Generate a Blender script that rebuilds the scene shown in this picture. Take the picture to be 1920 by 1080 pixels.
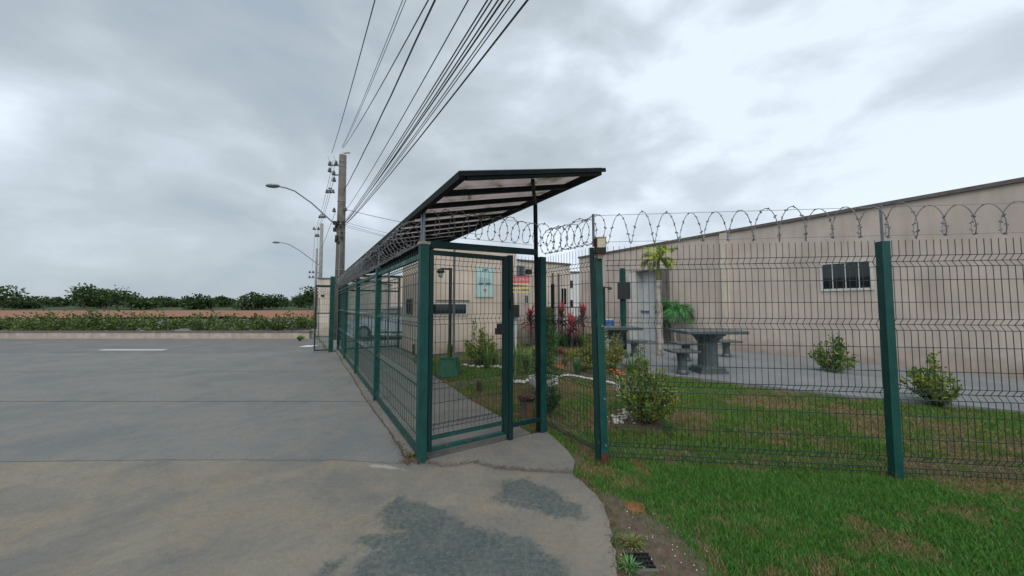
import bpy, math, random
import numpy as np
from mathutils import Vector, Matrix
random.seed(7); rng = np.random.default_rng(7)
for o in list(bpy.data.objects): bpy.data.objects.remove(o)
SC = bpy.context.scene; COL = SC.collection

# ------------------------------------------------------------------ camera
F = 630.0; TILT = math.radians(3.0); H = 1.5
cam_d = bpy.data.cameras.new('camera'); cam = bpy.data.objects.new('camera', cam_d); COL.objects.link(cam)
cam.location = (0, 0, H); cam.rotation_euler = (math.radians(90) + TILT, 0, 0)
cam_d.sensor_width = 36; cam_d.lens = 36 * F / 1920; cam_d.clip_start = 0.05; cam_d.clip_end = 3000
SC.camera = cam
# ------------------------------------------------------------------ world
W_ = bpy.data.worlds.new('World'); SC.world = W_; W_.use_nodes = True
nt = W_.node_tree; nt.nodes.clear()
def nd(t, k, **kw):
    n = t.nodes.new(k)
    for a, b in kw.items(): setattr(n, a, b)
    return n
SUN_EL, SUN_AZ = math.radians(52), math.radians(188)
out = nd(nt, 'ShaderNodeOutputWorld'); mixs = nd(nt, 'ShaderNodeMixShader'); mixs.inputs[0].default_value = .93
b1 = nd(nt, 'ShaderNodeBackground'); b1.inputs[1].default_value = .08
sky = nd(nt, 'ShaderNodeTexSky', sky_type='NISHITA', sun_disc=False, sun_elevation=SUN_EL, sun_rotation=SUN_AZ)
nt.links.new(sky.outputs[0], b1.inputs[0])
b2 = nd(nt, 'ShaderNodeBackground'); b2.inputs[1].default_value = 1.0
tc = nd(nt, 'ShaderNodeTexCoord'); mp = nd(nt, 'ShaderNodeMapping'); mp.inputs['Scale'].default_value = (1.0, 1.0, 1.9)
mp.inputs['Location'].default_value = (3.3, 1.7, .4)
nt.links.new(tc.outputs['Generated'], mp.inputs[0])
n1 = nd(nt, 'ShaderNodeTexNoise'); n1.inputs['Scale'].default_value = 1.7; n1.inputs['Detail'].default_value = 7; n1.inputs['Roughness'].default_value = .5; n1.inputs['Distortion'].default_value = .35
n2 = nd(nt, 'ShaderNodeTexNoise'); n2.inputs['Scale'].default_value = 4.2; n2.inputs['Detail'].default_value = 8; n2.inputs['Roughness'].default_value = .52; n2.inputs['Distortion'].default_value = .3
nt.links.new(mp.outputs[0], n1.inputs['Vector']); nt.links.new(mp.outputs[0], n2.inputs['Vector'])
r1 = nd(nt, 'ShaderNodeValToRGB'); e = r1.color_ramp.elements
e[0].position = .34; e[0].color = (.325, .39, .455, 1); e[1].position = .66; e[1].color = (.70, .78, .86, 1)
for p, c in ((.43, (.375, .435, .485, 1)), (.51, (.445, .505, .55, 1)), (.58, (.53, .60, .67, 1))):
    k = e.new(p); k.color = c
mx = nd(nt, 'ShaderNodeMix', data_type='FLOAT'); mx.inputs[0].default_value = .34
nt.links.new(n1.outputs[0], mx.inputs[2]); nt.links.new(n2.outputs[0], mx.inputs[3])
# low band of brighter broken cloud over the horizon
sep = nd(nt, 'ShaderNodeSeparateXYZ'); nt.links.new(tc.outputs['Generated'], sep.inputs[0])
mr = nd(nt, 'ShaderNodeMapRange'); mr.inputs[1].default_value = 0.0; mr.inputs[2].default_value = .55; mr.inputs[3].default_value = .055; mr.inputs[4].default_value = -.01
nt.links.new(sep.outputs[2], mr.inputs[0])
ad = nd(nt, 'ShaderNodeMath', operation='ADD'); nt.links.new(mx.outputs[0], ad.inputs[0]); nt.links.new(mr.outputs[0], ad.inputs[1])
mr2 = nd(nt, 'ShaderNodeMapRange'); mr2.inputs[1].default_value = -.6; mr2.inputs[2].default_value = .6; mr2.inputs[3].default_value = -.06; mr2.inputs[4].default_value = .10
nt.links.new(sep.outputs[0], mr2.inputs[0])
ad2 = nd(nt, 'ShaderNodeMath', operation='ADD'); nt.links.new(ad.outputs[0], ad2.inputs[0]); nt.links.new(mr2.outputs[0], ad2.inputs[1])
nt.links.new(ad2.outputs[0], r1.inputs[0]); nt.links.new(r1.outputs[0], b2.inputs[0])
nt.links.new(b1.outputs[0], mixs.inputs[1]); nt.links.new(b2.outputs[0], mixs.inputs[2]); nt.links.new(mixs.outputs[0], out.inputs[0])
# ------------------------------------------------------------------ sun (overcast)
sd = bpy.data.lights.new('sun', 'SUN'); sd.energy = 1.5; sd.angle = math.radians(60); sd.color = (1, .96, .9)
so = bpy.data.objects.new('sun', sd); COL.objects.link(so)
sv = Vector((math.cos(SUN_EL) * math.sin(SUN_AZ), math.cos(SUN_EL) * math.cos(SUN_AZ), math.sin(SUN_EL)))
so.rotation_euler = sv.to_track_quat('Z', 'Y').to_euler()
SC.view_settings.view_transform = 'Standard'; SC.view_settings.look = 'None'
SC.view_settings.exposure = 0.34; SC.view_settings.gamma = 1; SC.view_settings.use_curve_mapping = False
SC.render.engine = 'CYCLES'; SC.cycles.transparent_max_bounces = 24; SC.cycles.max_bounces = 6

# ------------------------------------------------------------------ measuring helpers (photo pixel -> place)
CT, ST = math.cos(TILT), math.sin(TILT)
def ray(px, py):
    a = (px - 960) / F; b = (540 - py) / F
    y = CT - b * ST; z = ST + b * CT
    return Vector((a / y, 1.0, z / y))
def G(px, py, z=0.0):
    r = ray(px, py); t = (z - H) / r.z
    return Vector((r.x * t, t, z))
def P(px, py, Y):
    r = ray(px, py); return Vector((r.x * Y, Y, H + r.z * Y))
U = Vector((-.523, .852, 0)).normalized(); V = Vector((U.y, -U.x, 0)); Z = Vector((0, 0, 1))
A0 = Vector((-.877, 3.3205, 0))
def Wd(s, w, z=0.0): return A0 + U * s + V * w + Z * z

# ------------------------------------------------------------------ materials
def mat(name, col, rough=.7, metal=0, noise=0, nscale=8, col2=None, bump=0, bscale=60, attr=None, spec=.5, trans=0):
    m = bpy.data.materials.new(name); m.use_nodes = True; t = m.node_tree; b = t.nodes['Principled BSDF']
    b.inputs['Roughness'].default_value = rough; b.inputs['Metallic'].default_value = metal
    b.inputs['Specular IOR Level'].default_value = spec
    c = (*col, 1); b.inputs['Base Color'].default_value = c
    tcn = nd(t, 'ShaderNodeTexCoord')
    if attr:
        a = nd(t, 'ShaderNodeVertexColor', layer_name='tint')
        mu = nd(t, 'ShaderNodeMix', data_type='RGBA', blend_type='MULTIPLY'); mu.inputs[0].default_value = 1
        mu.inputs[6].default_value = c; t.links.new(a.outputs[0], mu.inputs[7]); t.links.new(mu.outputs[2], b.inputs['Base Color'])
    if noise:
        n = nd(t, 'ShaderNodeTexNoise'); n.inputs['Scale'].default_value = nscale; n.inputs['Detail'].default_value = 6; n.inputs['Roughness'].default_value = .62
        t.links.new(tcn.outputs['Object'], n.inputs['Vector'])
        rp = nd(t, 'ShaderNodeMapRange'); rp.inputs[1].default_value = .35; rp.inputs[2].default_value = .68
        t.links.new(n.outputs[0], rp.inputs[0])
        mc = nd(t, 'ShaderNodeMix', data_type='RGBA'); c2 = col2 or tuple(x * (1 - noise) for x in col)
        mc.inputs[6].default_value = c; mc.inputs[7].default_value = (*c2, 1)
        t.links.new(rp.outputs[0], mc.inputs[0]); t.links.new(mc.outputs[2], b.inputs['Base Color'])
    if bump:
        n = nd(t, 'ShaderNodeTexNoise'); n.inputs['Scale'].default_value = bscale; n.inputs['Detail'].default_value = 5
        t.links.new(tcn.outputs['Object'], n.inputs['Vector'])
        bp = nd(t, 'ShaderNodeBump'); bp.inputs['Strength'].default_value = bump; bp.inputs['Distance'].default_value = .01
        t.links.new(n.outputs[0], bp.inputs['Height']); t.links.new(bp.outputs[0], b.inputs['Normal'])
    if trans:
        tr = nd(t, 'ShaderNodeBsdfTranslucent'); ms = nd(t, 'ShaderNodeMixShader'); ms.inputs[0].default_value = trans
        src = b.inputs['Base Color'].links
        if src: t.links.new(src[0].from_socket, tr.inputs[0])
        else: tr.inputs[0].default_value = c
        t.links.new(b.outputs[0], ms.inputs[1]); t.links.new(tr.outputs[0], ms.inputs[2])
        t.links.new(ms.outputs[0], t.nodes['Material Output'].inputs[0])
    return m
M = {}
M['green'] = mat('green_paint', (.009, .078, .066), .5, noise=1, nscale=7, col2=(.006, .048, .044), bump=.15, bscale=90, spec=.3)
M['dgreen'] = mat('dark_green_paint', (.006, .032, .031), .5, spec=.25, noise=1, nscale=9, col2=(.006, .03, .03))
def chips(m, thr=.70):
    t = m.node_tree; b = t.nodes['Principled BSDF']; src = b.inputs['Base Color'].links[0].from_socket
    tcn = nd(t, 'ShaderNodeTexCoord'); n = nd(t, 'ShaderNodeTexNoise'); n.inputs['Scale'].default_value = 16; n.inputs['Detail'].default_value = 9; n.inputs['Roughness'].default_value = .72; t.links.new(tcn.outputs['Object'], n.inputs['Vector'])
    sz = nd(t, 'ShaderNodeSeparateXYZ'); t.links.new(tcn.outputs['Object'], sz.inputs[0])
    lo = nd(t, 'ShaderNodeMapRange'); lo.inputs[1].default_value = 0; lo.inputs[2].default_value = .35; lo.inputs[3].default_value = .14; lo.inputs[4].default_value = 0; t.links.new(sz.outputs[2], lo.inputs[0])
    a = nd(t, 'ShaderNodeMath', operation='ADD'); t.links.new(n.outputs[0], a.inputs[0]); t.links.new(lo.outputs[0], a.inputs[1])
    r = nd(t, 'ShaderNodeMapRange'); r.inputs[1].default_value = thr - .04; r.inputs[2].default_value = thr; t.links.new(a.outputs[0], r.inputs[0])
    q = nd(t, 'ShaderNodeMix', data_type='RGBA'); t.links.new(r.outputs[0], q.inputs[0]); t.links.new(src, q.inputs[6]); q.inputs[7].default_value = (.11, .06, .04, 1); t.links.new(q.outputs[2], b.inputs['Base Color'])
    n2 = nd(t, 'ShaderNodeTexNoise'); n2.inputs['Scale'].default_value = 5; n2.inputs['Detail'].default_value = 8; t.links.new(tcn.outputs['Object'], n2.inputs['Vector'])
    rr = nd(t, 'ShaderNodeMapRange'); rr.inputs[1].default_value = .3; rr.inputs[2].default_value = .7; rr.inputs[3].default_value = .35; rr.inputs[4].default_value = .7; t.links.new(n2.outputs[0], rr.inputs[0]); t.links.new(rr.outputs[0], b.inputs['Roughness'])
chips(M['green'], .71); chips(M['dgreen'], .72)
M['wire'] = mat('green_wire', (.008, .034, .031), .5)
M['wireA'] = mat('green_wire_side', (.010, .060, .052), .5)
M['canopy'] = mat('charcoal_steel', (.005, .009, .011), .6, noise=1, nscale=7, col2=(.010, .014, .016), spec=.12)
M['galv'] = mat('galvanised', (.21, .24, .26), .45, .4, noise=1, nscale=14, col2=(.13, .15, .17))
M['razor'] = mat('razor_steel', (.20, .21, .22), .5, .2)
M['rust'] = mat('rusty', (.10, .035, .022), .85, noise=1, nscale=25, col2=(.04, .022, .018), bump=.4)
M['cap'] = mat('mortar', (.42, .40, .36), .9, noise=1, nscale=40, col2=(.2, .17, .13), bump=.5)
M['black'] = mat('black_plastic', (.010, .011, .012), .5)
M['dark'] = mat('dark_opening', (.012, .013, .014), .6)
M['glass'] = mat('dark_glass', (.008, .011, .014), .06)
M['white'] = mat('white_paint', (.62, .62, .60), .6, noise=1, nscale=6, col2=(.5, .5, .48))
M['cream'] = mat('cream_housing', (.62, .56, .43), .5, noise=1, nscale=20, col2=(.5, .43, .32))
M['cable'] = mat('cable', (.028, .033, .040), .6)
M['cablethin'] = mat('cable_thin', (.05, .058, .068), .6)
M['stonetable'] = mat('granite_table', (.055, .072, .078), .38, noise=1, nscale=22, col2=(.10, .12, .125), bump=.15, bscale=120)
M['pebble'] = mat('white_pebble', (.62, .60, .57), .8, noise=1, nscale=9, col2=(.42, .40, .37))
M['wood'] = mat('brown_wood', (.10, .042, .028), .8, noise=1, nscale=18, col2=(.04, .02, .014), bump=.5, bscale=40)
M['woodlight'] = mat('cut_wood', (.24, .11, .055), .8, noise=1, nscale=22, col2=(.12, .05, .03), bump=.5, bscale=40)
M['bark'] = mat('bark', (.13, .10, .08), .9, noise=1, nscale=30, col2=(.05, .04, .03), bump=.6, bscale=50)
M['palmbark'] = mat('palm_trunk', (.52, .48, .43), .9, noise=1, nscale=8, col2=(.20, .16, .15), bump=.5, bscale=40)
M['leaf'] = mat('leaf', (1, 1, 1), .5, attr=1, trans=.25, spec=.35)
M['grass'] = mat('grass_blade', (1, 1, 1), .6, attr=1, trans=.25, spec=.2)
M['pot'] = mat('white_pot', (.74, .72, .70), .75, noise=1, nscale=14, col2=(.42, .40, .38), bump=.4)
M['potgreen'] = mat('green_pot', (.012, .13, .065), .5, noise=1, nscale=9, col2=(.008, .075, .04))
M['blue'] = mat('blue_plastic', (.02, .10, .28), .5)
M['hose'] = mat('light_blue_bar', (.06, .16, .30), .5)
M['polec'] = mat('pole_concrete', (.17, .155, .135), .9, noise=1, nscale=3.2, col2=(.085, .078, .068), bump=.5, bscale=30)
M['polel'] = mat('pole_concrete_pale', (.30, .30, .28), .9, noise=1, nscale=3, col2=(.2, .2, .19))
M['porcelain'] = mat('insulator', (.10, .11, .12), .25)
M['car'] = mat('car_paint', (.40, .47, .53), .3, .2)
M['tyre'] = mat('tyre', (.012, .012, .012), .85)
M['rim'] = mat('rim', (.2, .2, .2), .4, .7)
M['terra'] = mat('red_earth', (.30, .13, .07), .95, noise=1, nscale=1.2, col2=(.20, .09, .05), bump=.3, bscale=6)
M['signcyan'] = mat('pale_cyan_panel', (.40, .60, .57), .35, noise=1, nscale=2.5, col2=(.46, .63, .60))
M['signgrey'] = mat('sign_print_grey', (.16, .17, .24), .6); M['signdk'] = mat('sign_print_dark', (.025, .035, .05), .6)
M['signred'] = mat('sign_print_red', (.45, .05, .04), .6); M['signpink'] = mat('sign_pink', (.62, .11, .15), .5)
M['signyel'] = mat('sign_yellow', (.66, .55, .27), .5); M['lens'] = mat('lamp_lens', (.5, .52, .5), .3)
M['asphalt'] = mat('asphalt', (.17, .17, .165), .9, noise=1, nscale=1.4, col2=(.12, .12, .118), bump=.4, bscale=120)
M['roadpaint'] = mat('road_paint', (.6, .6, .58), .8)
M['metaldoor'] = mat('grey_white_door', (.60, .62, .63), .45, noise=1, nscale=3, col2=(.46, .48, .50))

def wallmat(name, c1, c2, streak=.35):
    m = mat(name, c1, .92, bump=.25, bscale=90); t = m.node_tree; b = t.nodes['Principled BSDF']
    tcn = nd(t, 'ShaderNodeTexCoord')
    mp1 = nd(t, 'ShaderNodeMapping'); mp1.inputs['Scale'].default_value = (2.2, 2.2, .35)
    t.links.new(tcn.outputs['Object'], mp1.inputs[0])
    a = nd(t, 'ShaderNodeTexNoise'); a.inputs['Scale'].default_value = 2.2; a.inputs['Detail'].default_value = 8; a.inputs['Roughness'].default_value = .6
    t.links.new(mp1.outputs[0], a.inputs['Vector'])
    rp = nd(t, 'ShaderNodeMapRange'); rp.inputs[1].default_value = .42; rp.inputs[2].default_value = .78; rp.inputs[4].default_value = streak * 2
    t.links.new(a.outputs[0], rp.inputs[0])
    mc = nd(t, 'ShaderNodeMix', data_type='RGBA'); mc.inputs[6].default_value = (*c1, 1); mc.inputs[7].default_value = (*c2, 1)
    t.links.new(rp.outputs[0], mc.inputs[0])
    n = nd(t, 'ShaderNodeTexNoise'); n.inputs['Scale'].default_value = 1.1; n.inputs['Detail'].default_value = 3; t.links.new(tcn.outputs['Object'], n.inputs['Vector'])
    hv = nd(t, 'ShaderNodeMapRange'); hv.inputs[1].default_value = .3; hv.inputs[2].default_value = .7; hv.inputs[3].default_value = .86; hv.inputs[4].default_value = 1.08
    t.links.new(n.outputs[0], hv.inputs[0])
    sz = nd(t, 'ShaderNodeSeparateXYZ'); t.links.new(tcn.outputs['Object'], sz.inputs[0])
    fz = nd(t, 'ShaderNodeTexNoise'); fz.inputs['Scale'].default_value = 3.5; fz.inputs['Detail'].default_value = 7; t.links.new(tcn.outputs['Object'], fz.inputs['Vector'])
    sub = nd(t, 'ShaderNodeMath', operation='MULTIPLY_ADD'); t.links.new(fz.outputs[0], sub.inputs[0]); sub.inputs[1].default_value = -1.1; t.links.new(sz.outputs[2], sub.inputs[2])
    sp_ = nd(t, 'ShaderNodeMapRange'); sp_.inputs[1].default_value = -.55; sp_.inputs[2].default_value = .05; sp_.inputs[3].default_value = .55; sp_.inputs[4].default_value = 0; t.links.new(sub.outputs[0], sp_.inputs[0])
    md = nd(t, 'ShaderNodeMix', data_type='RGBA'); t.links.new(sp_.outputs[0], md.inputs[0]); t.links.new(mc.outputs[2], md.inputs[6]); md.inputs[7].default_value = (.25, .19, .14, 1)
    mc = md
    hs = nd(t, 'ShaderNodeHueSaturation'); t.links.new(hv.outputs[0], hs.inputs['Value']); t.links.new(mc.outputs[2], hs.inputs['Color'])
    t.links.new(hs.outputs[0], b.inputs['Base Color']); return m
M['beige'] = wallmat('beige_render', (.63, .53, .44), (.53, .44, .365))
M['beige2'] = wallmat('pinkish_render', (.56, .475, .425), (.44, .365, .325), .4)
M['beige3'] = wallmat('pale_render', (.62, .55, .47), (.42, .36, .31), .45)
M['farwhite'] = mat('far_white_render', (.60, .62, .62), .9)
M['coping'] = mat('coping', (.16, .145, .135), .9, noise=1, nscale=6, col2=(.09, .08, .075))

def concrete(name, c1, c2, c3, paint=False):
    m = bpy.data.materials.new(name); m.use_nodes = True; t = m.node_tree; b = t.nodes['Principled BSDF']
    b.inputs['Roughness'].default_value = .85
    tcn = nd(t, 'ShaderNodeTexCoord')
    def nz(sc, det=7, rough=.6, dist=0, mapsc=None):
        n = nd(t, 'ShaderNodeTexNoise'); n.inputs['Scale'].default_value = sc; n.inputs['Detail'].default_value = det; n.inputs['Roughness'].default_value = rough; n.inputs['Distortion'].default_value = dist
        src = tcn.outputs['Object']
        if mapsc:
            q = nd(t, 'ShaderNodeMapping'); q.inputs['Scale'].default_value = mapsc; q.inputs['Rotation'].default_value = (0, 0, .5); t.links.new(src, q.inputs[0]); src = q.outputs[0]
        t.links.new(src, n.inputs['Vector']); return n.outputs[0]
    def rg(x, a, bb, lo=0, hi=1):
        r = nd(t, 'ShaderNodeMapRange'); r.inputs[1].default_value = a; r.inputs[2].default_value = bb; r.inputs[3].default_value = lo; r.inputs[4].default_value = hi
        t.links.new(x, r.inputs[0]); return r.outputs[0]
    def mixc(f, a, bb, blend='MIX'):
        q = nd(t, 'ShaderNodeMix', data_type='RGBA', blend_type=blend)
        if isinstance(f, (int, float)): q.inputs[0].default_value = f
        else: t.links.new(f, q.inputs[0])
        for s, i in ((a, 6), (bb, 7)):
            if isinstance(s, tuple): q.inputs[i].default_value = (*s, 1)
            else: t.links.new(s, q.inputs[i])
        return q.outputs[2]
    c = mixc(rg(nz(.9, 8, .62, .6), .42, .58), c1, c2)
    c = mixc(rg(nz(2.6, 8, .62, .4), .48, .70, 0, .85), c, c3)
    c = mixc(rg(nz(6.5, 9, .7, .8), .50, .72, 0, .45), c, tuple(x * .72 for x in c2))
    c = mixc(rg(nz(3.2, 6, .7, 1.2, (.4, 1.6, 1)), .60, .70, 0, .35), c, tuple(x * 1.45 for x in c2))
    g = nz(190, 3, .7)
    if paint:
        at = nd(t, 'ShaderNodeVertexColor', layer_name='paint')
        sp = nd(t, 'ShaderNodeSeparateColor'); t.links.new(at.outputs[0], sp.inputs[0])
        ed = rg(nz(7, 12, .82, .5), .3, .7, -.36, .36)
        s = nd(t, 'ShaderNodeMath', operation='ADD'); t.links.new(sp.outputs[0], s.inputs[0]); t.links.new(ed, s.inputs[1])
        fac = rg(s.outputs[0], .40, .66)
        spk = rg(nz(30, 8, .85), .40, .54, .38, 1)
        f2 = nd(t, 'ShaderNodeMath', operation='MULTIPLY'); t.links.new(fac, f2.inputs[0]); t.links.new(spk, f2.inputs[1])
        pc = mixc(rg(nz(3.5, 5), .4, .65), (.046, .074, .078), (.080, .102, .104))
        f3 = nd(t, 'ShaderNodeMath', operation='MULTIPLY'); f3.inputs[1].default_value = .95; t.links.new(f2.outputs[0], f3.inputs[0])
        c = mixc(f3.outputs[0], c, pc)
        wl = nd(t, 'ShaderNodeMath', operation='ADD'); t.links.new(sp.outputs[1], wl.inputs[0]); t.links.new(ed, wl.inputs[1])
        c = mixc(rg(wl.outputs[0], .5, .8, 0, .6), c, (.42, .40, .37))
    c = mixc(1.0, c, mixc(rg(g, .3, .7), (.68, .68, .68), (1.22, 1.22, 1.22)), 'MULTIPLY')
    c = mixc(1.0, c, mixc(rg(nz(28, 9, .8), .3, .7), (.80, .80, .79), (1.15, 1.14, 1.12)), 'MULTIPLY')
    c = mixc(rg(nz(1.6, 10, .8, 1.5, (.6, 2.2, 1)), .60, .66, 0, .40), c, (.085, .080, .070))
    t.links.new(c, b.inputs['Base Color'])
    bp = nd(t, 'ShaderNodeBump'); bp.inputs['Strength'].default_value = .35; bp.inputs['Distance'].default_value = .006
    t.links.new(nz(70, 8, .75), bp.inputs['Height']); t.links.new(bp.outputs[0], b.inputs['Normal'])
    return m
M['conc_near'] = concrete('worn_concrete', (.225, .207, .172), (.160, .158, .148), (.245, .205, .150), True)
M['conc_walk'] = concrete('grey_concrete', (.195, .195, .186), (.152, .164, .165), (.215, .198, .168))
M['conc_path'] = concrete('path_concrete', (.205, .195, .175), (.160, .157, .148), (.22, .195, .16))
M['patio'] = concrete('patio_screed', (.23, .24, .25), (.19, .20, .215), (.22, .21, .20))

def groundmat():
    m = mat('garden_soil', (.1, .07, .05), .95); t = m.node_tree; b = t.nodes['Principled BSDF']
    tcn = nd(t, 'ShaderNodeTexCoord'); at = nd(t, 'ShaderNodeTexNoise'); at.inputs['Scale'].default_value = .9; at.inputs['Detail'].default_value = 8; t.links.new(tcn.outputs['Object'], at.inputs['Vector'])
    r = nd(t, 'ShaderNodeValToRGB'); e = r.color_ramp.elements
    e[0].position = .35; e[0].color = (.075, .105, .03, 1); e[1].position = .65; e[1].color = (.20, .15, .085, 1)
    k = e.new(.5); k.color = (.125, .12, .05, 1)
    t.links.new(at.outputs[0], r.inputs[0])
    a2 = nd(t, 'ShaderNodeTexNoise'); a2.inputs['Scale'].default_value = 60; a2.inputs['Detail'].default_value = 6; t.links.new(tcn.outputs['Object'], a2.inputs['Vector'])
    q = nd(t, 'ShaderNodeMix', data_type='RGBA', blend_type='MULTIPLY'); q.inputs[0].default_value = .8
    t.links.new(r.outputs[0], q.inputs[6]); t.links.new(a2.outputs[1], q.inputs[7])
    hs = nd(t, 'ShaderNodeHueSaturation'); hs.inputs['Value'].default_value = 1.5; hs.inputs['Saturation'].default_value = .8; t.links.new(q.outputs[2], hs.inputs['Color']); t.links.new(hs.outputs[0], b.inputs['Base Color'])
    bp = nd(t, 'ShaderNodeBump'); bp.inputs['Distance'].default_value = .02; t.links.new(a2.outputs[0], bp.inputs['Height']); t.links.new(bp.outputs[0], b.inputs['Normal'])
    return m
M['ground'] = groundmat()
M['soil'] = mat('bare_soil', (.135, .098, .075), .95, noise=1, nscale=14, col2=(.075, .052, .040), bump=.6, bscale=60)
M['soilred'] = mat('orange_soil', (.30, .115, .045), .95, noise=1, nscale=20, col2=(.16, .06, .03), bump=.6, bscale=60)

def roofmat():
    m = bpy.data.materials.new('smoked_polycarbonate'); m.use_nodes = True; t = m.node_tree; b = t.nodes['Principled BSDF']; o = t.nodes['Material Output']
    tcn = nd(t, 'ShaderNodeTexCoord'); n = nd(t, 'ShaderNodeTexNoise'); n.inputs['Scale'].default_value = 2.4; n.inputs['Detail'].default_value = 6; n.inputs['Distortion'].default_value = .8
    q = nd(t, 'ShaderNodeMapping'); q.inputs['Scale'].default_value = (1.6, .7, 1); q.inputs['Rotation'].default_value = (0, 0, -.55); t.links.new(tcn.outputs['Object'], q.inputs[0]); t.links.new(q.outputs[0], n.inputs['Vector'])
    r = nd(t, 'ShaderNodeValToRGB'); e = r.color_ramp.elements
    e[0].position = .30; e[0].color = (.20, .19, .195, 1); e[1].position = .62; e[1].color = (.60, .54, .53, 1)
    k = e.new(.37); k.color = (.36, .35, .28, 1); k = e.new(.44); k.color = (.52, .475, .465, 1)
    t.links.new(n.outputs[0], r.inputs[0]); t.links.new(r.outputs[0], b.inputs['Base Color']); b.inputs['Roughness'].default_value = .3
    tl = nd(t, 'ShaderNodeBsdfTranslucent'); tp = nd(t, 'ShaderNodeBsdfTransparent'); t.links.new(r.outputs[0], tl.inputs[0]); t.links.new(r.outputs[0], tp.inputs[0])
    m1 = nd(t, 'ShaderNodeMixShader'); m1.inputs[0].default_value = .45; t.links.new(tl.outputs[0], m1.inputs[1]); t.links.new(tp.outputs[0], m1.inputs[2])
    m2 = nd(t, 'ShaderNodeMixShader'); m2.inputs[0].default_value = .85; t.links.new(b.outputs[0], m2.inputs[1]); t.links.new(m1.outputs[0], m2.inputs[2])
    t.links.new(m2.outputs[0], o.inputs[0]); return m
M['roof'] = roofmat()

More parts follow.
